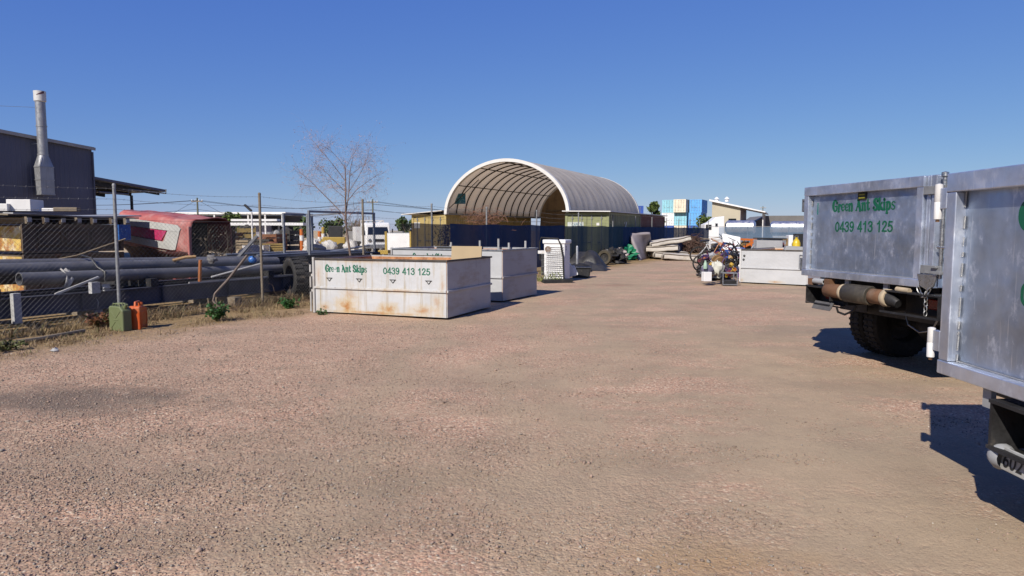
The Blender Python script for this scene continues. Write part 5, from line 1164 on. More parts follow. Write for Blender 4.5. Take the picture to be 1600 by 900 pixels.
# ================================================================ BARE TREE
def bare_tree():
    base = FP(8.4, -2.6); t = thing('bare_tree', 'thin leafless tree with pinkish twigs rising behind the tube frames', 'bare tree', (base.x, base.y, 0))
    t.location = (P(553, 400, 19.5).x, 19.5, 0); o = Vector(t.location)
    rng = random.Random(11); mb = MB(); tw = MB(); lf = MB()
    def px(x, y, d=19.5): return P(x, y, d)-o
    bark = [M('pale_brown_bark', (.23, .155, .12), .85, 0, .3, 12), M('pinkish_twigs', (.46, .32, .29), .85, 0, .3, 9)]
    limbs = [([(553, 440), (547, 396), (541, 352), (540, 320), (540, 285), (539, 258)], .042), ([(541, 330), (545, 300), (547, 268), (552, 245)], .018), ([(541, 340), (520, 318), (494, 292), (482, 280), (468, 269)], .016),
             ([(540, 300), (524, 284), (508, 268), (496, 258)], .011), ([(541, 285), (524, 262), (506, 240), (488, 219)], .011), ([(545, 300), (560, 276), (572, 252), (577, 232)], .010), ([(541, 318), (556, 298), (574, 284), (592, 272)], .010),
             ([(547, 275), (562, 262), (580, 250)], .008), ([(494, 292), (480, 290), (466, 288)], .006), ([(540, 310), (528, 300), (520, 292), (516, 280)], .008), ([(539, 262), (527, 246), (512, 232), (498, 226)], .007), ([(541, 262), (550, 244), (556, 236)], .006), ([(541, 345), (552, 330), (562, 318)], .008),
             ([(541, 352), (533, 338), (522, 326)], .009), ([(545, 310), (560, 300), (570, 300), (584, 290)], .007)]
    tips = []
    for pts, r in limbs:
        dz = rng.uniform(-.5, .5); V = [px(x, y, 19.5+dz*i/len(pts)) for i, (x, y) in enumerate(pts)]
        s_ = [Vector(q) for q in spline([tuple(v) for v in V], 5)]; n = len(s_); mb.tube(s_, [r*(1-.75*i/n) for i in range(n)], 6)
        for i in range(4, n): 
            for _ in range(2 if i > n*.45 else 1):
                if s_[i].z > 1.9: tips.append((s_[i], (s_[i]-s_[i-1]).normalized(), r*.4))
    def twig(p, d, r, dep):
        pts = [p]; n = rng.randint(3, 5)
        for k in range(n):
            d = (d+Vector((rng.gauss(0, .36), rng.gauss(0, .36), rng.gauss(.0, .32)))).normalized(); p = p+d*rng.uniform(.05, .11); pts.append(p)
        tw.tube(pts, [max(.0009, r*(1-.6*k/n)) for k in range(n+1)], 3, False)
        if dep > 0:
            for q in pts[1:]:
                if rng.random() < .55: twig(q, (d+Vector((rng.gauss(0, .8), rng.gauss(0, .8), rng.gauss(0, .6)))).normalized(), r*.6, dep-1)
        elif rng.random() < .2:
            for _ in range(rng.randint(1, 4)):
                c = p+Vector((rng.gauss(0, .025), rng.gauss(0, .025), rng.gauss(-.02, .03))); u = Vector((rng.uniform(-1, 1), rng.uniform(-1, 1), rng.uniform(-1, 1))).normalized()*.016; w_ = u.orthogonal()*.5
                lf.add([c-u, c+w_, c+u, c-w_], [(0, 1, 2, 3)])
    for p, d, r in tips: 
        twig(p, (d*.6+Vector((rng.gauss(0, .6), rng.gauss(0, .6), rng.gauss(.05, .55)))).normalized(), min(.0028, max(.0018, r)), 2)
    mb.build('trunk', bark[0], t, smooth=60, fix=False); tag(tw.build('twigs', bark[1], t, fix=False), kind='stuff'); tag(lf.build('dry_leaves', M('pink_dry_leaf', (.52, .32, .27), .9, 0, .3, 9), t, fix=False), kind='stuff')
bare_tree()

# ================================================================ FAR CLUTTER BETWEEN FENCE AND SHEDS
def at(px, y, z=0): q = P(px, 360, y); return (q.x, y, z)
orange = M('safety_orange', (.62, .16, .02), .5, 0, .15, 3); yellow = M('machine_yellow', (.50, .34, .06), .5, 0, .15, 3, 0, 5, [(GRIME, .6, .8, 3, U)])
bag = M('white_bulk_bag', (.66, .64, .60), .8, 0, .1, 3)
# white gantry of parked light trucks
gy_ = thing('rack_frame', 'long white roof rack frame on posts beyond the tyre', 'rack', at(352, 60), 0)
for x in (.3, 2.6, 4.7, 6.6): MB().box((x, 0, 1.05), (.12, .12, 2.1)).build('post', m['white_clean'], gy_)
MB().box((3.4, 0, 2.2), (7.2, 1.2, .24)).build('roof', m['white_clean'], gy_)
MB().box((2.6, .3, 2.55), (4.0, 1.0, .18)).build('upper_tray', m['white'], gy_)
for i in range(4): MB().box((1.5+i*1.4, .2, 1.25), (1.1, .8, .1)).build('shelf', m['end_plate'], gy_)
MB().box((4.9, .6, 1.2), (1.7, .2, 1.6)).build('rear_panel', m['steel_dark'], gy_)
rng = random.Random(21)
junkcol = [M('junk_rust', (.22, .09, .04), .8), M('junk_dark', (.05, .045, .04), .8), M('junk_tan', (.36, .28, .18), .8), m['white'], M('junk_ochre', (.34, .24, .08), .8), m['pipe'], M('junk_blue', (.05, .10, .22), .6), M('junk_grey', (.22, .22, .22), .7)]
names = [('rust brown', 0), ('dark', 1), ('tan', 2), ('white', 3), ('yellow', 4), ('grey', 7), ('blue', 6)]
def crate(t_, col, w, d, h):
    b = MB()
    for k in range(4):
        z = h*(.12+.25*k); b.box((0, -d/2, z), (w, .03, h*.18)); b.box((0, d/2, z), (w, .03, h*.18)); b.box((-w/2, 0, z), (.03, d, h*.18)); b.box((w/2, 0, z), (.03, d, h*.18))
    for sx in (-1, 1):
        for sy in (-1, 1): b.box((sx*w/2, sy*d/2, h/2), (.07, .07, h))
    b.box((0, 0, .06), (w, d, .04)); b.build('slatted_side', col, t_)
    MB().blob((0, 0, h*.75), (w*.42, d*.42, h*.35), seed=rng.randint(0, 99), amp=.5).build('scrap_load', junkcol[rng.choice((0, 1, 2, 5))], t_, smooth=20)
for i, (px, y, w, d, h, ci) in enumerate(((362, 57, 1.3, 1.1, 1.5, 0), (384, 56, 1.3, 1.2, .9, 2), (385, 58, 1.4, 1.2, 1.9, 4), (408, 55, 1.6, 1.2, 1.0, 1), (428, 56, 1.5, 1.2, 1.4, 0), (447, 58, 1.7, 1.3, 1.7, 1), (425, 52, 1.6, .8, .7, 4), (400, 51, 1.5, 1.2, .55, 3))):
    c = {0: 'rust brown', 1: 'dark', 2: 'tan', 3: 'white', 4: 'ochre'}[ci]; nth = ('tall', 'low', 'tallest', 'squat', 'wide', 'large', 'long low', 'shallow')[i]
    t = thing('stillage_crate', f'{nth} {c} slatted stillage of scrap under the white rack beyond the fence', 'stillage', at(px, y), rng.uniform(-.4, .4), 'stillages of scrap beyond the fence'); crate(t, junkcol[ci], w, d, h)
# light mast
lm = thing('lamp_post', 'slim white post with a tilted lamp head beyond the pipes', 'lamp post', at(394, 26), 0)
MB().tube([(0, 0, 0), (0, 0, 2.35)], .032, 8).build('post', m['white'], lm, smooth=40); MB().box((-.13, 0, 2.5), (.34, .14, .07), ry=.75).build('lamp_head', m['steel_dark'], lm, bevel=.01)
# drums, bags, bollards
dr = thing('drum', 'black plastic drum tilted beside the tube frames', 'drum', at(489, 30, .05), .3); dr.rotation_euler = (.12, .25, 0)
MB().lathe([(.02, 0), (.36, 0), (.38, .03), (.38, .3), (.4, .32), (.38, .34), (.38, .62), (.4, .64), (.38, .66), (.38, .92), (.35, .95), (.02, .93)], 24).build('body', m['black'], dr, smooth=35)
dr.scale = (1, 1, 1)
for i, (px, y, s_, lab) in enumerate(((487, 42, .8, 'white bulk bag behind the black drum'), (514, 43, .7, 'white bulk bag between the two tube frames'), (548, 44, .7, 'white bulk bag in front of the concrete wall'), (570, 45, .6, 'small white bulk bag beside the white truck'))):
    t = thing('bulk_bag', lab, 'bulk bag', at(px, y), i*.4, 'white bulk bags behind the tube frames')
    MB().blob((0, 0, s_*.72), (s_*.66, s_*.62, s_*.72), 22, 14, .4, 2.6, i, flat=.0).build('bag', bag, t, smooth=60)
    for sx in (-1, 1): MB().tube([(sx*s_*.4, -.2, s_*1.15), (sx*s_*.46, 0, s_*1.3), (sx*s_*.4, .2, s_*1.15)], .03, 5).build('strap', bag, t, smooth=60)
def bollard(px, y, h, lab, c):
    t = thing('bollard', lab, 'bollard', at(px, y), 0, 'bright marker posts behind the tube frames')
    MB().lathe([(.02, h), (.12, h-.03), (.13, .15), (.22, .1), (.24, 0)], 12).build('body', c, t, smooth=40)
    MB().lathe([(.137, h*.55), (.137, h*.75)], 12).build('reflective_band', m['white'], t, smooth=40)
bollard(471, 46, 1.75, 'tall orange marker post left of the tube frames', orange); bollard(499, 48, 1.6, 'orange marker post behind the white bulk bags', orange); bollard(505, 48, 1.9, 'yellow marker post with a white band behind the bulk bags', yellow)
mc = thing('loader', 'small yellow and black loader behind the tube frames', 'loader', at(522, 47), .2)
MB().box((0, 0, .9), (1.5, 1.2, .6)).build('body', yellow, mc, bevel=.06); MB().box((.1, 0, 1.55), (.9, 1.0, .8)).build('cab', m['steel_dark'], mc, bevel=.05)
for x in (-.5, .5):
    for y in (-.6, .6): MB().lathe([(.05, -.12), (.35, -.13), (.4, 0), (.35, .13), (.05, .12)], 18, (x, y, .4), 'y').build('wheel', m['rubber'], mc, smooth=40)
MB().bar((-.7, -.3, 1.0), (-1.3, -.3, .5), .14).build('arm', yellow, mc); MB().prism([(-1.8, .2), (-1.3, .2), (-1.2, .7), (-1.75, .6)], -.7, .7).build('bucket', m['steel_dark'], mc)
cw = thing('concrete_wall', 'low wall of grey concrete blocks left of the white truck', 'wall', at(535, 50), 0)
for r_ in range(2):
    for k in range(5 if r_ == 0 else 4): MB().box((.5+k*1.02+(.4 if r_ else 0), 0, .4+r_*.8), (1.0, .8, .78)).build('block', M('yard_concrete', (.33, .32, .31), .85, 0, .2, 3) if (r_ == 0 and k == 0) else bpy.data.materials['yard_concrete'], cw, bevel=.03)
for i, (px, y, z, wd) in enumerate(((552, 56, 2.6, 26), (566, 58, 2.4, 22))):
    rngb = random.Random(40+i); q = at(px, y); b = MB()
    for k in range(420):
        p = Vector((rngb.gauss(0, wd*y/F*.28), rngb.gauss(0, .5), abs(rngb.gauss(1.3, .7)))); d = Vector((rngb.gauss(0, .4), rngb.gauss(0, .4), 1)).normalized()*.4
        b.tube([p-d*.5, p+d*.5], .014, 3, False)
    tag(b.build('dead_bush', M('dead_brown_scrub', (.21, .15, .11), .95, 0, .3, 3) if i == 0 else bpy.data.materials['dead_brown_scrub'], None, loc=q, fix=False), ('dry brown scrub behind the concrete wall' if i == 0 else 'dry brown scrub just left of the white truck'), 'scrub', kind='stuff')
# small white truck
wt = thing('small_truck', 'small white truck with a dark windscreen parked beyond the fence', 'truck', at(591, 44), R(24))
MB().prism([(0, .55), (1.5, .55), (1.5, 2.12), (.35, 2.15), (.16, 2.02), (.0, 1.35)], -.8, .8, 'x').build('cab', m['white_clean'], wt, bevel=.06)
o = MB().add([(-.68, -.012, 1.38), (.68, -.012, 1.38), (.62, .155, 1.98), (-.62, .155, 1.98)], [(0, 1, 2, 3)]).build('windscreen', m['glass'], wt, fix=False)
o.modifiers.new('solid', 'SOLIDIFY').thickness = .02
for x in (-.55, .55): MB().lathe([(.02, -.03), (.11, -.02), (.13, .02)], 14, (x, -.01, 1.0), 'y').build('headlight', m['chrome'], wt, smooth=40)
MB().box((0, -.02, 1.02), (.7, .05, .16)).build('grille', m['steel_dark'], wt); MB().box((0, -.1, .62), (1.7, .2, .26)).build('bumper', m['galv'], wt, bevel=.03)
for sx in (-1, 1):
    MB().prism([(.25, 1.35), (1.2, 1.35), (1.2, 1.95), (.45, 1.98)], sx*.8-.012, sx*.8+.012, 'x').build('side_window', m['glass'], wt); MB().box((sx*.95, .1, 1.6), (.06, .1, .3)).build('mirror', m['black'], wt)
    for y in (.6, 3.4): MB().lathe([(.08, -.1), (.34, -.11), (.38, 0), (.34, .11), (.08, .1)], 20, (sx*.66, y, .38), 'x').build('wheel', m['rubber'], wt, smooth=40)
MB().box((0, 3.0, .82), (1.7, 2.9, .14)).build('tray', m['steel_dark'], wt); MB().box((0, 3.9, 1.4), (1.6, .9, 1.0)).build('toolbox', m['white'], wt, bevel=.02)
fr = MB(); 
for a, b_ in (((-.75, 1.7, .9), (-.75, 1.7, 2.3)), ((.75, 1.7, .9), (.75, 1.7, 2.3)), ((-.75, 1.7, 2.3), (.75, 1.7, 2.3)), ((.75, 4.3, .9), (.75, 4.3, 2.1)), ((.75, 1.7, 2.3), (.75, 4.3, 2.1))): fr.bar(a, b_, .06)
fr.build('ladder_rack', m['white'], wt)
MB().box((.3, 2.4, 1.45), (.9, .9, 1.1)).build('load_box', m['grey_paint'], wt, bevel=.02)
wp = thing('white_gate', 'white sheeted gate panel with yellow posts right of the small white truck', 'gate', at(603, 33), R(-4))
MB().box((.60, 0, 1.02), (1.10, .04, .98)).build('sheet', m['white_clean'], wp)
for x in (.0, 1.2): MB().box((x, 0, .8), (.1, .1, 1.6)).build('post', yellow, wp)
MB().box((.6, -.022, .68), (.62, .004, .07)).build('printed_strip', m['steel_dark'], wp)
for z in (.52, 1.52): MB().box((.6, .01, z), (1.1, .05, .05)).build('rail', m['galv'], wp)
yb = thing('yellow_skid', 'yellow steel skid beam behind the rusty white skip', 'skid', at(593, 27), R(-6))
MB().box((.2, 0, .8), (.40, .5, .16)).build('beam', yellow, yb, bevel=.01); MB().box((.2, 0, .36), (.3, .4, .72)).build('stand', yellow, yb)
# ================================================================ WHITE COOLER, TARPS, BAGS, MATTRESSES
def base_at(px, py): q = G(px, py); return (q.x, q.y, 0)
FQx = lambda px, py: base_at(px, py)
cl = thing('evaporative_cooler', 'white louvred cooler cabinet standing on end with a black hose looped over it', 'cooler', base_at(849, 440), R(-22))
q0 = Vector(cl.location)
MB().box((.36, .30, .66), (.70, .58, 1.20)).build('cabinet', m['white_clean'], cl, bevel=.02)
MB().box((.36, .30, 1.29), (.78, .66, .13)).build('lid', m['white_clean'], cl, bevel=.03)
for i in range(15): MB().box((.40, -.012, .20+i*.065), (.56, .05, .012), rx=-.5).build('louvre', m['white_clean'], cl)
MB().box((.36, .30, .035), (.66, .54, .07)).build('base_tray', m['steel_dark'], cl)
MB().lathe([(.02, -.02), (.10, -.02), (.10, 0), (.02, 0)], 16, (.16, -.015, 1.05), 'y').build('stain_vent', M('brown_stained_vent', (.22, .15, .11), .9, 0, .4, 20), cl)
fit_text('marking', '2', .10, .14, m['ink'], cl, (.7125, .13, 1.02), (PI/2, 0, PI/2), .02)
MB().tube([(-.14, .1, .7), (-.16, .08, 1.25), (-.08, .02, 1.42), (.15, -.03, 1.40), (.50, -.05, 1.39), (.60, -.05, 1.2), (.68, -.055, .8), (.70, -.05, .3), (.72, -.06, .02)], .028, 8).build('hose', m['rubber'], cl, smooth=60)
MB().box((-.1, .2, .95), (.22, .3, .1)).build('side_duct', m['white'], cl); MB().box((-.06, .3, .55), (.1, .4, .7)).build('side_box', m['steel_dark'], cl)
wm = MB(); rng = random.Random(8)
for i in range(9):
    x = -.02+i*.075; wm.tube([(x, -.16+.03*math.sin(i), .02), (x+.02, -.12, .5), (x, -.09, .95+.1*rng.random())], .004, 4, False)
for z in (.12, .3, .5, .7, .88): wm.tube([(-.04, -.14, z), (.3, -.12, z+.02*math.sin(z*20)), (.62, -.12, z)], .004, 4, False)
tag(wm.build('wire_mesh', m['galv_dull'], None, loc=tuple(q0), rot=(0, 0, R(-22)), fix=False), 'bent piece of wire mesh leaning on the louvres of the white cooler', 'wire mesh')
wd = MB(); rng = random.Random(3)
for i in range(160):
    p = Vector((rng.uniform(-.15, .7), rng.uniform(-.4, -.05), abs(rng.gauss(0, .12)))); d = Vector((rng.gauss(0, .6), rng.gauss(0, .6), 1)).normalized()*.10; w_ = d.orthogonal().normalized()*.014
    wd.add([p-w_, p+w_, p+d], [(0, 1, 2)])
tag(wd.build('weeds', M('yellow_green_weed', (.22, .26, .05), .8, 0, .3, 9), None, loc=tuple(q0), rot=(0, 0, R(-22)), fix=False), 'yellow-green weeds at the foot of the white cooler', 'weeds', kind='stuff')
tag(MB().prism([(0, 0), (.9, .0), (.95, .12), (.05, .1)], -.25, .2).build('pallet_board', m['steel_dark'], None, loc=(q0.x-.05, q0.y-.5, 0), rot=(0, 0, R(10))), 'dark board lying in front of the white cooler', 'board')
# torn white plastic (upright, tapering)
q = base_at(886, 438); tp = thing('torn_panel', 'torn white plastic panel propped upright right of the cooler', 'panel', q, R(-15))
MB().prism([(-.12, .05), (.30, .16), (.22, .42), (.12, .52), (.06, .66), (.10, .80), (-.02, .82), (-.10, .74), (-.06, .62), (-.12, .50)], -.03, .03).build('panel', m['white_clean'], tp, bevel=.012)
MB().prism([(.16, .5), (.24, .48), (.36, .2), (.30, .16)], .05, .09).build('flap', m['white_clean'], tp, bevel=.008)
q = base_at(893, 434); tb = thing('black_tub', 'low black plastic tub right of the white cooler', 'tub', (q[0], q[1], 0), R(-8))
MB().prism([(.0, .02), (.62, .02), (.66, .34), (-.04, .34)], 0, .55).build('tub', m['black'], tb, bevel=.02)
MB().box((.31, .275, .35), (.74, .62, .03)).build('rim', m['black'], tb, bevel=.01)
q = base_at(902, 428); tag(MB().tube([(0, 0, 0), (0, 0, .66), (0.005, 0, .70)], [.05, .05, .03], 12).build('steel_tube', m['galv'], None, smooth=40, loc=(q[0], q[1]+.12, .366)), 'short galvanised tube standing in the black tub', 'tube')
tag(MB().blob((0, 0, .1), (.5, .4, .22), 14, 8, .4, 2, 4, flat=0).build('scrap_heap', m['steel_dark'], None, smooth=25, loc=base_at(906, 424)), 'low heap of dark scrap behind the black tub', 'scrap heap')
# tarps
tarp = M('black_tarp', (.035, .034, .036), .6, 0, .35, 3, .4, 6, [(DUST, .6, .95, 2.5, U)])
mat_pale = M('pale_grey_sheeting', (.62, .58, .52), .7, 0, .25, 2, .3, 6, [((.35, .29, .22), .52, .8, 2, U)])
def tarpo(label, px0, px1, py, h, d, seed, mt=tarp, cat='tarp', nm='tarp'):
    a, b_ = G(px0, py), G(px1, py); L_ = b_.x-a.x; c = (a+b_)/2
    def fn(u, v):
        x = (u-.5)*L_; y = (v-.5)*d; k = max(0, 1-abs(2*u-1)**2.2)*max(0, 1-abs(2*v-1)**2.5)
        fold = .12*mnoise.noise(Vector((x*2.2, y*2.2, seed)))+.07*abs(mnoise.noise(Vector((x*5+y*3, y*2, seed+4))))
        return Vector((x+.1*mnoise.noise(Vector((x*3, y*3, seed+9))), y, max(.01, h*k*(.75+.7*mnoise.noise(Vector((x*1.1, y*.8, seed+2))))+fold*min(1, k*3))))
    o = MB().grid(fn, 44, 30).build(nm, mt, None, smooth=35, loc=(c.x, c.y+d/2-.2, 0), rot=(0, 0, R(-20)), fix=False); return tag(o, label, cat)
tarpo('crumpled black tarp heaped right behind the white cooler', 884, 952, 419, .85, 1.7, 3)
tarpo('low flap of black tarp nearest the open yard', 903, 953, 423, .34, 1.3, 8)
tarpo('dark tarp heap beneath the thin navy cloth', 925, 975, 408, .5, 1.6, 14)
tarpo('crumpled pale sheeting heaped at the right of the mattress stack', 1050, 1094, 394, .95, 1.6, 21, mat_pale)
old = thing('worn_tyre', 'worn tyre standing in the tarp heap', 'tyre', base_at(945, 414), R(60)); old.location.z = .36
MB().lathe([(.22, -.09), (.33, -.11), (.37, 0), (.33, .11), (.22, .09), (.22, -.09)], 28, (0, 0, 0), 'x').build('carcass', M('dusty_tyre', (.09, .075, .05), .9, 0, .3, 8), old, smooth=40)
MB().lathe([(.02, -.02), (.22, -.04), (.22, .04), (.02, .02)], 20, (0, 0, 0), 'x').build('rim', m['steel_dark'], old, smooth=40)
def bagf(label, px, py, r, mt, seed, neck=True):
    q = base_at(px, py); t = thing('rubbish_bag', label, 'bag', (q[0], q[1]+r[1]*.5, 0), seed)
    MB().blob((0, 0, r[2]*.72), r, 30, 20, .75, 3.2, seed, flat=.0).build('sack', mt, t, smooth=25)
    if neck: MB().tube([(0, 0, r[2]*1.35), (.05, 0, r[2]*1.65), (.12, .02, r[2]*1.8)], [.10, .05, .11], 10).build('tied_neck', mt, t, smooth=50)
bagf('black rubbish bag slumped in front of the worn tyre', 960, 412, (.75, .5, .42), tarp, 2, False)
bagf('white and pink rubbish bag between the black and green ones', 966, 409, (.50, .40, .38), M('pinkish_white_sack', (.52, .44, .42), .6, 0, .25, 3, .3, 8), 6)
green = M('bright_green_sack', (.01, .26, .12), .5, 0, .35, 3, .3, 8)
bagf('big bright green rubbish bag beside the leaning sheet', 979, 407, (.55, .42, .40), green, 9, False)
bagf('small bright green bag sitting above the white one', 968, 402, (.26, .26, .46), green, 12)
bagf('pale blue rubbish bag flattened in front of the mattresses', 1030, 404, (1.0, .5, .20), M('pale_blue_sack', (.16, .36, .50), .5, 0, .3, 4), 15, False)
# leaning dark sheet
q = G(1003, 405); ls_ = MB(); 
a, b_, c_, d_ = G(1001, 407), G(1022, 402), P(1016, 366, 39.2), P(984, 364, 38.7)
n_ = (b_-a).cross(c_-a).normalized()*.05
ls_.grid(lambda u, v: a.lerp(b_, u).lerp(d_.lerp(c_, u), v)+n_*(.5*math.sin(u*3+v*4)), 10, 14)
o = ls_.build('leaning_sheet', M('dark_grey_mattress_cover', (.34, .30, .31), .8, 0, .25, 1.5, .3, 3), None, smooth=15, fix=False); o.modifiers.new('solid', 'SOLIDIFY').thickness = .14
tag(o, 'dark grey mattress leaning on the navy fence left of the mattress pile', 'mattress')
mat_c = M('stained_mattress', (.66, .61, .54), .85, 0, .18, 2, .2, 9, [((.5, .40, .28), .54, .85, 1.4, U), ((.9, .88, .84), .6, .8, 3, U)])
def mattress(label, px0, px1, py, z, y, th, dep, tilt, seed, rz_=-.2, dz=0):
    a, b_ = P(px0, py, y), P(px1, py, y); L_ = b_.x-a.x
    t = thing('mattress', label, 'mattress', ((a.x+b_.x)/2, y, z), rz_, 'discarded mattresses'); t.rotation_euler = (0, tilt, rz_)
    nx, ny = 30, 20; V = []
    def sag(x, y_): return .08*mnoise.noise(Vector((x*.9, y_*.9, seed)))+.02*mnoise.noise(Vector((x*4, y_*4, seed)))
    b = MB()
    def top_(u, v):
        x = (u-.5)*L_; y_ = (v-.5)*dep; ed = min(1, min(u, 1-u)*10)*min(1, min(v, 1-v)*10); return Vector((x, y_, th-.02*(1-ed)+sag(x, y_)))
    def bot_(u, v):
        x = (u-.5)*L_; y_ = (v-.5)*dep; return Vector((x, y_, .0+sag(x, y_)))
    b.grid(top_, nx, ny); b.grid(bot_, nx, ny)
    for fx in (lambda u, v: bot_(u, 0).lerp(top_(u, 0), v)+Vector((0, -.015*math.sin(PI*v), 0)), lambda u, v: bot_(u, 1).lerp(top_(u, 1), v), lambda u, v: bot_(0, u).lerp(top_(0, u), v)+Vector((-.05*math.sin(PI*v), 0, 0)), lambda u, v: bot_(1, u).lerp(top_(1, u), v)+Vector((.05*math.sin(PI*v), 0, 0))): b.grid(fx, nx, 4)
    b.build('pad', mat_c, t, smooth=25)
    for zz in (.03, th-.04):
        p = MB().tube([(x*L_/20-L_/2, -dep/2-.035, zz+sag(x*L_/20-L_/2, -dep/2)) for x in range(21)], .02, 5); p.build('piping', m['timber'], t, smooth=60)
mattress('white mattress lying flat on the gravel at the front of the pile', 1036, 1100, 399, .02, 37.9, .32, 1.5, .05, 1, -.12)
mattress('stained mattress at the bottom of the stack behind the flat white one', 1019, 1070, 392, .10, 39.5, .34, 1.4, .02, 3, .03)
mattress('pale mattress second from the top of the stack', 1012, 1060, 384, .45, 39.5, .32, 1.3, -.03, 5, -.3)
mattress('stained mattress lying on top of the stack, tilted up to the right', 1017, 1077, 376, .90, 39.6, .28, 1.3, -.16, 7, -.1)
# brown brush and boards beside the mattresses
rng = random.Random(31); b = MB(); c0 = Vector(base_at(1083, 396))
for i in range(420):
    u = rng.random(); x = rng.gauss(0, .9); h = max(.1, (1.45-abs(x)*.75))*rng.uniform(.2, 1); p = Vector((x, rng.gauss(0, .6), h)); d = Vector((rng.gauss(.5, .5), rng.gauss(-.2, .5), rng.gauss(-.45, .35))).normalized()
    b.tube([p, p+d*.4+Vector((0, 0, .05)), p+d*.9], [.022, .016, .006], 4, False)
tag(b.build('brush_heap', M('brown_brush', (.12, .065, .045), .95, 0, .4, 4), None, loc=tuple(c0+Vector((0, 1.5, 0))), fix=False), 'heap of brown cut brush right of the mattress stack', 'brush heap', kind='stuff')
tag(MB().blob((0, 0, .4), (1.2, .8, .75), 18, 10, .5, 2, 8, flat=0).build('soil_heap', M('dark_soil', (.07, .045, .035), .95, 0, .4, 5, .5, 20), None, smooth=30, loc=tuple(c0+Vector((.2, 1.7, 0)))), 'dark heap of soil beneath the brown brush', 'soil heap')
for i in range(9):
    x = 1.0+rng.uniform(0, 2.2); z = .05+i*.11; L_ = rng.uniform(1.6, 2.6)
    tag(MB().box((0, 0, 0), (L_, .25, .05), ry=rng.uniform(-.15, .25), rz=rng.uniform(-.4, .4)).build('grey_board', m['timber'] if i % 3 else m['grey_paint'], None, loc=tuple(c0+Vector((x, 2.6+rng.uniform(-.4, .4), z+.1)))), ('lowest', 'second', 'third', 'fourth', 'fifth', 'sixth', 'seventh', 'eighth', 'topmost')[i]+' weathered board from the ground in the pile right of the brown brush', 'board', 'boards piled by the brush')

# ================================================================ BICYCLE HEAP
def bike(label, loc, rot, col, mt2=None, tyre=m['rubber']):
    t = thing('bicycle', label, 'bicycle', loc, 0, 'bicycles in the heap'); t.rotation_euler = rot; r = .31
    for x in (0, 1.0):
        w_ = MB(); ring = [(x+r*math.cos(2*PI*k/28), 0, r+r*math.sin(2*PI*k/28)) for k in range(28)]; w_.tube(ring+[ring[0]], .022, 7, False); wo = w_.build('wheel', tyre, t, smooth=60)
        rr = MB(); ring = [(x+(r-.03)*math.cos(2*PI*k/28), 0, r+(r-.03)*math.sin(2*PI*k/28)) for k in range(28)]; rr.tube(ring+[ring[0]], .012, 5, False); rr.build('rim', m['chrome'], wo, smooth=60)
        s_ = MB()
        for k in range(14): a = 2*PI*k/14; s_.tube([(x, 0, r), (x+(r-.03)*math.cos(a), .0, r+(r-.03)*math.sin(a))], .0025, 3, False)
        s_.tube([(x, -.05, r), (x, .05, r)], .02, 6); s_.build('spokes', m['chrome'], wo)
    f = MB(); A, B, Cc, D = (.42, 0, .30), (.30, 0, .68), (.86, 0, .72), (.88, 0, .62)
    for a, b_ in ((A, B), (B, Cc), (A, D), (Cc, D)): f.tube([a, b_], .02, 7)
    for s_ in (-.05, .05): f.tube([(0, s_, r), (.42, s_*.5, .30)], .011, 5); f.tube([(0, s_, r), (.31, s_*.4, .62)], .011, 5); f.tube([D, (.93, s_, .55), (1.0, s_, r)], .013, 5)
    f.build('frame', col, t, smooth=50)
    h = MB(); h.tube([Cc, (.87, 0, .86)], .014, 6); h.tube([(.80, -.28, .92), (.87, -.1, .87), (.87, .1, .87), (.80, .28, .92)], .013, 6); h.build('handlebar', m['black'], t, smooth=60)
    s_ = MB(); s_.tube([B, (.285, 0, .80)], .013, 6); s_.prism([(.12, .80), (.40, .80), (.44, .83), (.2, .86), (.10, .85)], -.06, .06); s_.build('saddle', m['black'], t, bevel=.01)
    c_ = MB().lathe([(.02, -.03), (.10, -.02), (.10, -.01), (.02, .0)], 18, A, 'y'); c_.tube([(.42, -.05, .30), (.54, -.05, .2), (.54, -.12, .2)], .012, 5); c_.tube([(.42, .05, .30), (.30, .05, .40), (.30, .12, .40)], .012, 5); c_.build('crank', m['galv'], t, smooth=40)
    return t
B0 = Vector(base_at(1092, 433)); BR = Vector(base_at(1150, 436))
pc = lambda nm, c: M(nm, c, .4, 0, .2, 8, 0, 5, [(GRIME, .6, .8, 6, U)])
blu, red, org, whp, blk, prp = pc('blue_frame_paint', (.02, .08, .40)), pc('red_frame_paint', (.36, .03, .03)), pc('orange_frame_paint', (.62, .20, .03)), pc('white_frame_paint', (.68, .68, .68)), pc('black_frame_paint', (.03, .03, .035)), pc('violet_frame_paint', (.16, .06, .26))
bb = [('orange bicycle lying flat at the left edge of the heap', (0.0, -.1, .06), (R(82), R(3), R(28)), org), ('black bicycle lying over the orange one, front wheel sticking out left', (.1, .1, .22), (R(66), R(-6), R(18)), blk), ('blue bicycle leaning in the middle of the heap', (.3, .5, .36), (R(28), R(4), R(8)), blu),
      ('white bicycle on top of the heap with its handlebar up', (.25, .85, .46), (R(18), R(-8), R(-14)), whp), ('red bicycle tipped over against the white skip', (.75, .55, .30), (R(48), R(9), R(12)), red), ('violet bicycle upside down in front of the white bag', (.9, -.1, .56), (R(150), R(0), R(24)), prp), ('second blue bicycle jammed beside the skip', (.95, .95, .40), (R(14), R(6), R(-20)), blu), ('black bicycle standing at the back of the heap', (.45, 1.35, .12), (R(4), R(0), R(-8)), blk),
      ('red and chrome bicycle at the back right of the heap', (.95, 1.5, .3), (R(10), R(-10), R(8)), red), ('white framed bicycle lying across the top right', (.8, 1.2, .66), (R(60), R(4), R(-30)), whp)]
for lab, off, rot, col in bb: bike(lab, tuple(B0+Vector(off)), rot, col)
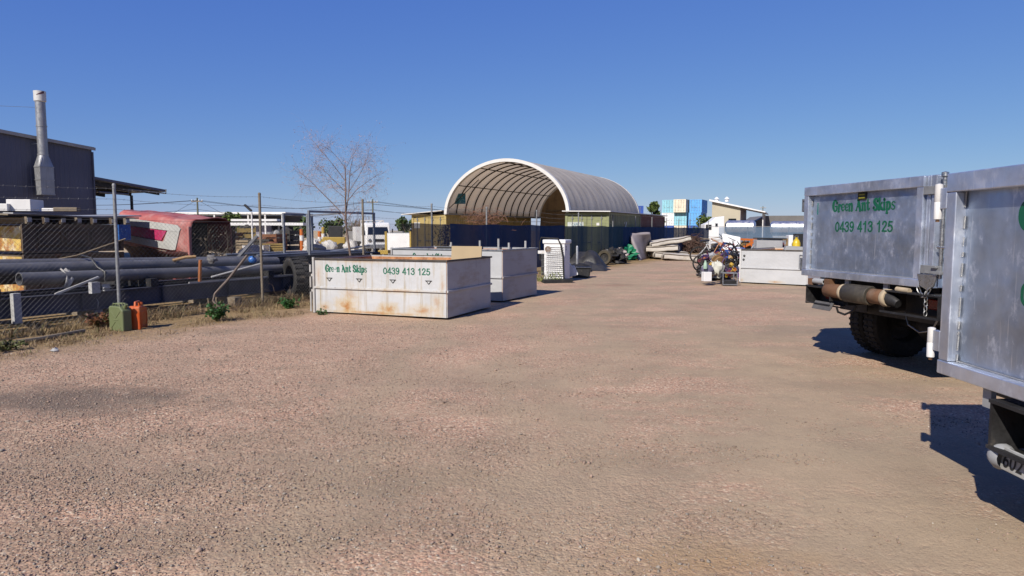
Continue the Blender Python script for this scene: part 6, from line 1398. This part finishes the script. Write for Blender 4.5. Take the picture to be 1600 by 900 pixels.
def item(nm, lab, cat, mb, mats, loc, rot=(0, 0, 0), smooth=40, bevel=0): return tag(mb.build(nm, mats, None, smooth=smooth, loc=loc, rot=rot, bevel=bevel), lab, cat)
q = G(1141, 420); bt = thing('blue_tub', 'bright blue plastic tub in the bicycle heap next to the skip', 'tub', (q.x-.1, 21.4, .48), .1)
MB().prism([(-.40, 0), (.40, 0), (.46, .26), (-.46, .26)], -.25, .25).build('tub', M('sky_blue_plastic', (.05, .25, .60), .4, 0, .15, 5), bt, bevel=.02); MB().box((0, 0, .275), (.98, .58, .03)).build('rim', M('pale_blue_plastic', (.30, .55, .75), .4), bt, bevel=.01)
MB().box((0, 0, -.24), (.6, .4, .46)).build('support_crate', m['steel_dark'], bt)
item('cable_reel', 'round tan cable reel among the bicycles', 'cable reel', MB().lathe([(.03, -.10), (.18, -.10), (.2, -.08), (.2, -.06), (.1, -.05), (.1, .05), (.2, .06), (.2, .10), (.03, .12)], 24, (0, 0, 0), 'y'), M('tan_reel', (.32, .19, .08), .8, 0, .25, 8), tuple(P(1122, 409, 21.3)), (.3, 0, .3))
item('white_sack', 'crumpled white sack low in the bicycle heap', 'sack', MB().blob((0, 0, 0), (.19, .16, .24), 16, 10, .6, 2.5, 3), M('off_white_sack', (.70, .70, .60), .8, 0, .15, 5), tuple(P(1121, 420, 20.8)))
item('white_box', 'small white box standing at the foot of the bicycle heap', 'box', MB().box((0, 0, .14), (.24, .2, .28)), m['white_clean'], tuple(P(1104, 432, 20.4)-Vector((0, 0, .14))), (0, 0, .2), None, .01)
bk = thing('wire_basket', 'grey metal frame basket lying in front of the bicycle heap', 'basket', tuple(P(1128, 437, 20.5)), -.05); bk.location.z = .02
fr = MB()
for a, b_ in (((-.02, -.2, .02), (.40, -.2, .02)), ((.40, -.2, .02), (.40, -.2, .36)), ((-.02, -.2, .36), (.40, -.2, .36)), ((-.02, .2, .36), (.40, .2, .36)), ((.40, -.2, .36), (.40, .2, .36)), ((-.02, -.2, .36), (-.02, .2, .36)), ((-.02, -.2, .02), (-.02, -.2, .36)), ((.40, .2, .02), (.40, .2, .36))): fr.bar(a, b_, .025)
fr.build('frame', m['galv'], bk); MB().box((.19, 0, .08), (.40, .36, .14)).build('tray', m['black'], bk, bevel=.02)
item('black_case', 'long black padded case lying at the front of the bicycle heap', 'case', MB().blob((0, 0, .09), (.42, .22, .11), 18, 8, .2, 2, 5, flat=0), m['black'], tuple(Vector(base_at(1122, 438))), (0, 0, -.05))
item('grey_helmet', 'violet-grey helmet in the bicycle heap', 'helmet', MB().blob((0, 0, 0), (.19, .16, .15), 16, 10, .12, 2, 7), M('violet_grey', (.18, .17, .25), .45), tuple(P(1105, 421, 20.6)))
item('green_bottle', 'pale green bottle standing in the bicycle heap', 'bottle', MB().lathe([(.01, 0), (.06, 0), (.065, .05), (.05, .16), (.03, .21), (.03, .25), (.01, .25)], 14), M('pale_green_plastic', (.35, .50, .38), .4), tuple(P(1102, 420, 20.4)))
tnt = [('chrome', 0), ('blue', .3), ('white', .6)]
rng = random.Random(77)
small = [('yellow', (.50, .32, .04)), ('red', (.22, .04, .03)), ('blue', (.03, .08, .28)), ('dark grey', (.10, .10, .11)), ('black', (.02, .02, .02)), ('violet', (.12, .07, .18)), ('orange', (.45, .16, .03)), ('tan', (.4, .26, .1)), ('silver', (.5, .5, .5)), ('maroon', (.16, .03, .04))]
shp = ['toy_tub', 'toy_ball', 'toy_scooter', 'offcut_box']
for i in range(34):
    nm, c = small[(i*3+i//10) % len(small)]; mt = bpy.data.materials.get('toy_'+nm.replace(' ', '_')) or M('toy_'+nm.replace(' ', '_'), c, .4, 0, .15, 8, 0, 5, [(DUST, .66, .9, 8, U)])
    px = rng.uniform(1098, 1152); hmax = 24+22*min(1, (px-1090)/30); py = 434-rng.uniform(.12, 1)*hmax; y = 20.6+(434-py)*.035
    q = P(px, py, y); k = (0, 2, 3, 2, 3)[i % 5]; b = MB(); s_ = rng.uniform(.06, .11)
    if k == 0: b.lathe([(.01, 0), (s_*.8, 0), (s_, s_*1.2), (s_*.9, s_*1.2), (s_*.7, .03), (.01, .03)], 14)
    elif k == 1: b.blob((0, 0, 0), (s_, s_, s_), 12, 8, .25, 2, i)
    elif k == 2: b.bar((-s_*2, 0, 0), (s_*2, 0, .02), .07, .02); b.tube([(s_*2, 0, 0), (s_*2.2, 0, s_*3)], .014, 6); b.tube([(s_*2.2, -s_, s_*3), (s_*2.2, s_, s_*3)], .014, 6); b.lathe([(.01, -.015), (.05, -.015), (.05, .015), (.01, .015)], 12, (-s_*2, 0, -.03), 'y'); b.lathe([(.01, -.015), (.05, -.015), (.05, .015), (.01, .015)], 12, (s_*2, 0, -.03), 'y')
    else: b.box((0, 0, 0), (s_*2, s_*1.6, s_*1.1), taper=.85)
    lab = {0: 'plastic tub', 1: 'crushed plastic ball', 2: 'toy scooter', 3: 'plastic box'}[k]
    tag(b.build(shp[k], mt, None, smooth=40, loc=tuple(q), rot=(rng.uniform(-1, 1), rng.uniform(-1, 1), rng.uniform(0, 6)), bevel=.008 if k == 3 else 0), f'small {nm} {lab} '+('low at the front of', 'in the middle of', 'high on the back of')[min(2, int((434-py)/15))]+' the bicycle heap'+(', near the skip' if px > 1134 else (', left end' if px < 1112 else '')), ('tub', 'ball', 'scooter', 'box')[k], f'{nm} {lab} oddments in the bicycle heap')
tag(MB().blob((0, 0, .3), (.75, .6, .55), 18, 10, .4, 2, 12, flat=0).build('scrap_heap', M('dark_mixed_scrap', (.05, .045, .045), .8, 0, .5, 9), None, smooth=25, loc=tuple(B0+Vector((.85, .75, 0)))), 'dark mixed scrap inside the bicycle heap', 'scrap heap')

# ================================================================ JUNK BEHIND THE RIGHT HAND SKIP
def on(px, y, z=0): q = P(px, 360, y); return (q.x, y, z)
wp = thing('white_sheet', 'large white sheet leaning behind the bicycle heap', 'sheet', on(1128, 27), R(-10)); o = MB().prism([(-.2, 0), (.70, 0), (.76, 1.42), (.08, 1.58)], 0, .04).build('sheet', m['white_clean'], wp, bevel=.01); wp.rotation_euler = (R(-14), 0, R(-10))
orf = thing('orange_frame', 'orange steel frame with scrap in it behind the white skip', 'frame', on(1152, 27.5), R(-6))
for a, b_ in (((0, 0, .0), (0, 0, 1.32)), ((.72, 0, 0), (.72, 0, 1.28)), ((-.05, 0, 1.3), (.78, 0, 1.27)), ((0, .7, 0), (0, .7, 1.32)), ((.72, .7, 0), (.72, .7, 1.3)), ((-.05, .7, 1.3), (.78, .7, 1.27)), ((0, 0, .85), (.72, 0, 1.22))): MB().bar(a, b_, .08).build('bar', orange, orf)
MB().blob((.35, .35, .58), (.42, .4, .62), 16, 10, .5, 3, 2, flat=0).build('scrap_load', M('mixed_yellow_scrap', (.25, .16, .06), .7, 0, .6, 9), orf, smooth=25)
gb = thing('metal_cabinet', 'pale grey metal cabinet lying behind the rim of the white skip', 'cabinet', on(1183, 25), R(-6)); MB().box((.46, .25, .66), (.92, .5, 1.32)).build('body', M('pale_grey_enamel', (.46, .46, .47), .5, 0, .08, 2, 0, 5, [((.3, .28, .26), .62, .8, 6, U)]), gb, bevel=.015)
MB().box((.46, -.012, .66), (.86, .02, 1.22)).build('door', bpy.data.materials['pale_grey_enamel'], gb, bevel=.006); MB().box((.58, -.03, .95), (.05, .03, .06)).build('handle', m['steel_dark'], gb)
for i in range(5): item('scrap_bar', ('leftmost galvanised', 'white', 'dark', 'right galvanised', 'rightmost white')[i]+' scrap bar slanting up between the orange frame and the grey cabinet', 'scrap bar', MB().tube([(0, 0, .6), (.35+.05*i, .1, 1.15-.04*i)], .025, 6), (m['galv'], m['white'], m['steel_dark'])[i % 3], on(1166+i*3, 25.5))['group'] = 'scrap bars behind the skip'
item('dark_sheet', 'dark sheet lying on top of the grey cabinet', 'sheet', MB().box((0, 0, 0), (1.05, .6, .05)), m['black'], (on(1203, 25.2)[0], 25.2, 1.352), (0, .02, -.1), None)
wa = thing('washing_machine', 'white appliance standing in the junk at the right behind the skip', 'appliance', on(1233, 29), R(-10)); MB().box((.28, .25, .72), (.58, .55, 1.45)).build('cabinet', m['white_clean'], wa, bevel=.02)
MB().lathe([(.02, -.02), (.15, -.02), (.17, 0), (.17, .02)], 20, (.28, -.02, 1.05), 'y').build('door_ring', m['steel_dark'], wa, smooth=40)
yb2 = thing('gas_bottle', 'bright yellow gas bottle standing behind the right end of the skip', 'gas bottle', on(1245, 26.5), 0)
MB().lathe([(.01, .0), (.13, .0), (.15, .04), (.15, 1.16), (.10, 1.28), (.05, 1.32), (.05, 1.38), (.01, 1.38)], 20).build('cylinder', M('bright_yellow_paint', (.70, .50, .02), .4), yb2, smooth=40)
MB().tube([(-.06, 0, 1.3), (-.06, 0, 1.43), (.06, 0, 1.43), (.06, 0, 1.3)], .012, 6).build('guard', m['galv'], yb2)
ch_ = thing('wooden_chair', 'tan wooden chair frame in the junk beside the yellow bottle', 'chair', on(1229, 25.5, .35), .3)
for x in (-.2, .2):
    for y in (-.2, .2): MB().bar((x, y, 0), (x, y, .45 if y < 0 else 1.0), .05).build('leg', M('tan_wood', (.42, .28, .12), .7) if 'tan_wood' not in bpy.data.materials else bpy.data.materials['tan_wood'], ch_)
MB().box((0, 0, .46), (.46, .46, .04)).build('seat', bpy.data.materials['tan_wood'], ch_)
for z in (.75, .95): MB().bar((-.2, .2, z), (.2, .2, z), .06, .04).build('back_rail', bpy.data.materials['tan_wood'], ch_)
item('pink_bundle', 'maroon and pink bundle of cloth in the junk right of the cabinet', 'bundle', MB().blob((0, 0, .75), (.35, .3, .42), 16, 10, .5, 2, 6), M('maroon_cloth', (.22, .08, .10), .9, 0, .4, 5), on(1222, 25.8))
item('black_cabinet', 'black cabinet at the far right behind the yellow bottle', 'cabinet', MB().box((0, 0, .76), (.5, .5, 1.5)), m['black'], on(1252, 28.5), (0, 0, -.1), None, .01)
item('grey_sheet', 'grey sheet lying at the right end of the skip load', 'sheet', MB().prism([(0, 0), (1.0, .05), (.95, .3), (.15, .34)], 0, .6), m['grey_paint'], (on(1222, 23.2)[0], 23.2, .78), (0, 0, -.3), None)
tr = thing('trolley', 'pale tubular trolley standing between the brush heap and the white sheet', 'trolley', on(1110, 34), 0)
for x in (0, .5):
    MB().tube([(x, 0, .05), (x, 0, 1.25)], .035, 7).build('upright', m['white'], tr, smooth=40)
    MB().lathe([(.02, -.03), (.08, -.03), (.08, .03), (.02, .03)], 12, (x, 0, .08), 'y').build('wheel', m['rubber'], tr)
for z in (.35, .8, 1.22): MB().tube([(0, 0, z), (.5, 0, z)], .03, 7).build('cross_tube', m['white'], tr, smooth=40)
item('black_pipe', 'curved black pipe arching out of the junk behind the bicycles', 'pipe', MB().tube([(0, 0, .2), (.3, 0, .75), (.7, 0, .9), (1.1, 0, .6), (1.35, 0, .15)], .06, 8), m['black'], on(1101, 29))

# ================================================================ LADDERS / PIPES SEEN THROUGH THE CLOTH
for i, (pa, pb) in enumerate((((974, 337), (956, 385)), ((976, 347), (962, 390)), ((979, 347), (968, 392)))):
    a, b_ = P(pa[0], pa[1], 38.6), P(pb[0], pb[1], 38.0); b_.z = max(b_.z, .05); tag(MB().tube([a, b_], .026, 8).build('white_pipe', m['white_clean'], None, smooth=40), ('long', 'short left', 'short right')[i]+' white pipe leaning on the green container behind the cloth', 'pipe', 'white pipes leaning on the container')
q = P(757, 345, 25.6); b = MB(); rng = random.Random(9)
for i in range(300):
    p = Vector((rng.gauss(0, .42), rng.gauss(0, .12), rng.gauss(2.05, .18))); d = Vector((rng.gauss(0, 1), rng.gauss(0, .4), rng.gauss(-.1, .6))).normalized()*.16; b.tube([p-d, p+Vector((0, 0, .03)), p+d], .005, 3, False)
for i in range(5): b.tube([(rng.uniform(-.1, .5), 0, 0), (rng.uniform(-.1, .4), 0, 1.0), (rng.uniform(-.3, .3), 0, 2.0)], .012, 4, False)
tag(b.build('dead_vine', M('russet_dead_vine', (.28, .14, .09), .95, 0, .3, 6), None, loc=(q.x, q.y, 0), fix=False), 'russet dead vine on the fence wire in front of the arched shelter', 'vine', kind='stuff')
lv = thing('creeper', 'pale creeper covered post behind the cloth left of the shelter', 'creeper', on(694, 27.5), 0)
MB().tube([(0, 0, 0), (0, 0, 1.9)], .07, 8).build('post', m['timber'], lv); b = MB()
for i in range(500):
    p = Vector((rng.gauss(0, .2), rng.gauss(0, .15), rng.uniform(0, 1.85))); u = Vector((rng.gauss(0, 1), rng.gauss(0, 1), rng.gauss(0, 1))).normalized(); w_ = u.orthogonal().normalized(); b.add([p-u*.05, p+w_*.03, p+u*.05, p-w_*.03], [(0, 1, 2, 3)])
tag(b.build('leaves', M('dusty_leaf', (.30, .26, .14), .9, 0, .3, 6), lv, fix=False), kind='stuff')
item('concrete_block', 'pale concrete block behind the cloth near the skip tubes', 'block', MB().box((0, 0, .55), (.36, .36, 1.1)), m['end_plate'], on(711, 26), (0, 0, -.3), None, .02)
item('timber_crate', 'brown crate behind the cloth near the skip tubes', 'crate', MB().box((0, 0, .45), (.75, .6, .9)), m['timber'], on(740, 26), (0, 0, -.3), None, .02)

# ================================================================ WEEDS, STRAW AND LITTER ALONG THE FENCE
rng = random.Random(2); b = MB(); mats = [M('straw', (.42, .31, .16), .9, 0, .3, 5), M('dead_brown_straw', (.22, .14, .075), .9, 0, .3, 5), M('dusty_green_blade', (.13, .15, .05), .9, 0, .3, 5)]
def blade(p, h, lean, w_):
    a = rng.uniform(0, 2*PI); d = Vector((math.cos(a), math.sin(a), 0)); n_ = Vector((-d.y, d.x, 0))*w_
    q1 = p+d*lean*h*.4+Vector((0, 0, h*.65)); q2 = p+d*lean*h+Vector((0, 0, h*.9)); b.add([p-n_, p+n_, q1+n_*.7, q1-n_*.7, q2], [(0, 1, 2, 3), (3, 2, 4)])
for i in range(4600):
    t_ = rng.uniform(-4.2, 9.0); off = rng.gauss(.25, .55) if rng.random() < .7 else rng.uniform(.3, 2.0)
    if off < -.7 or (t_ > 3.4 and off > 1.0): continue
    c = FP(t_, off); g_ = mnoise.noise(Vector((c.x*1.1, c.y*1.1, 4)))
    if g_ < -.1: continue
    b.mat(0 if rng.random() < .5 else (1 if rng.random() < .8 else 2)); nb = rng.randint(3, 9)
    for k in range(nb):
        p = Vector((c.x+rng.gauss(0, .06), c.y+rng.gauss(0, .06), gz(c.x, c.y)-.005)); blade(p, rng.uniform(.03, .15)*(1.6 if off < .35 else .65), rng.uniform(.3, 1.9), rng.uniform(.0022, .005))
for i in range(700):
    t_ = rng.uniform(-4, 8.5); off = rng.uniform(-.5, 1.6)
    if t_ > 3.4 and off > .9: continue
    c = FP(t_, off); a = rng.uniform(0, PI); L_ = rng.uniform(.06, .28); d = Vector((math.cos(a), math.sin(a), 0))*L_; b.mat(rng.choice((0, 0, 1))); z = gz(c.x, c.y)+.012
    b.tube([Vector((c.x, c.y, z)), Vector((c.x, c.y, z+.015))+d*.5, Vector((c.x, c.y, z))+d], .003, 3, False)
tag(b.build('dry_grass', mats, None, fix=False), 'dry straw and weeds matted along the foot of the chain link fence', 'dry grass', kind='stuff')
def weed(label, px, py, r, h, seed, col=(.035, .12, .02), n=130):
    rg = random.Random(seed); q = G(px, py); t = thing('weed', label, 'weed', (q.x, q.y, 0), 0, 'green weeds at the fence'); lf = MB(); stm = MB()
    for i in range(int(n/9)):
        a = rg.uniform(0, 2*PI); tip = Vector((math.cos(a)*r*rg.uniform(.2, 1), math.sin(a)*r*rg.uniform(.2, 1), h*rg.uniform(.5, 1))); stm.tube([(0, 0, -.02), tip*.5+Vector((0, 0, h*.1)), tip], .006, 4, False)
        for k in range(9):
            p = tip*rg.uniform(.35, 1)+Vector((rg.gauss(0, .03), rg.gauss(0, .03), rg.gauss(0, .03))); d = Vector((rg.gauss(0, 1), rg.gauss(0, 1), rg.gauss(.3, .5))).normalized()*rg.uniform(.04, .075); w_ = d.cross(Vector((rg.gauss(0, 1), rg.gauss(0, 1), 1))).normalized()*.024
            lf.add([p, p+d*.5+w_, p+d, p+d*.5-w_], [(0, 1, 2, 3)])
    stm.build('stems', bpy.data.materials.get('weed_stem') or M('weed_stem', (.10, .13, .04), .8), t, fix=False); tag(lf.build('leaves', M('weed_leaf', col, .6, 0, .4, 9), t, fix=False), kind='stuff')
weed('bushy bright green weed in front of the fence below the red van', 340, 502, .20, .34, 1, n=420)
weed('small green weed beside the second fence post', 451, 482, .20, .22, 2, n=260)
weed('low green weed at the left corner of the rusty white skip', 503, 492, .16, .07, 4, (.06, .12, .03), n=80)
weed('rust brown dead fern beside the green jerry can', 156, 512, .30, .26, 5, (.22, .09, .035), n=300)
weed('yellowing weed at the left edge of the picture', 6, 548, .3, .13, 6, (.12, .12, .03), n=160)
# dead sticks hanging in the fence
rng = random.Random(14); b = MB()
for i in range(170):
    t_ = rng.uniform(2.2, 6.0) if i % 3 else rng.uniform(-1, 6); p = FP(t_, rng.uniform(-.4, .15), 0); pts = [p]; d = Vector((rng.gauss(0, .6), rng.gauss(0, .6), rng.uniform(.2, 1)))
    for k in range(5): d = d+Vector((rng.gauss(0, .5), rng.gauss(0, .5), rng.gauss(-.25, .3))); p = p+d.normalized()*rng.uniform(.06, .17); p.z = max(.01, p.z); pts.append(p.copy())
    b.tube(pts, [.006, .005, .004, .004, .003, .002], 4, False)
tag(b.build('dead_sticks', m['stick'], None, fix=False), 'tangle of thin dead sticks caught along the foot of the fence', 'sticks', kind='stuff')
sk_('dark_bar', 'dark bar lying in the straw at the left edge', 'rail', [G(-20, 541, .03), G(60, 530, .03), G(132, 517, .03)], .035, m['timber'])  # dark tube laid along a dark line in the straw
item('litter', 'scrap of white litter on the straw at the left', 'litter', MB().blob((0, 0, .015), (.05, .04, .03), 10, 6, .6, 3, 2), m['end_plate'], base_at(86, 549))
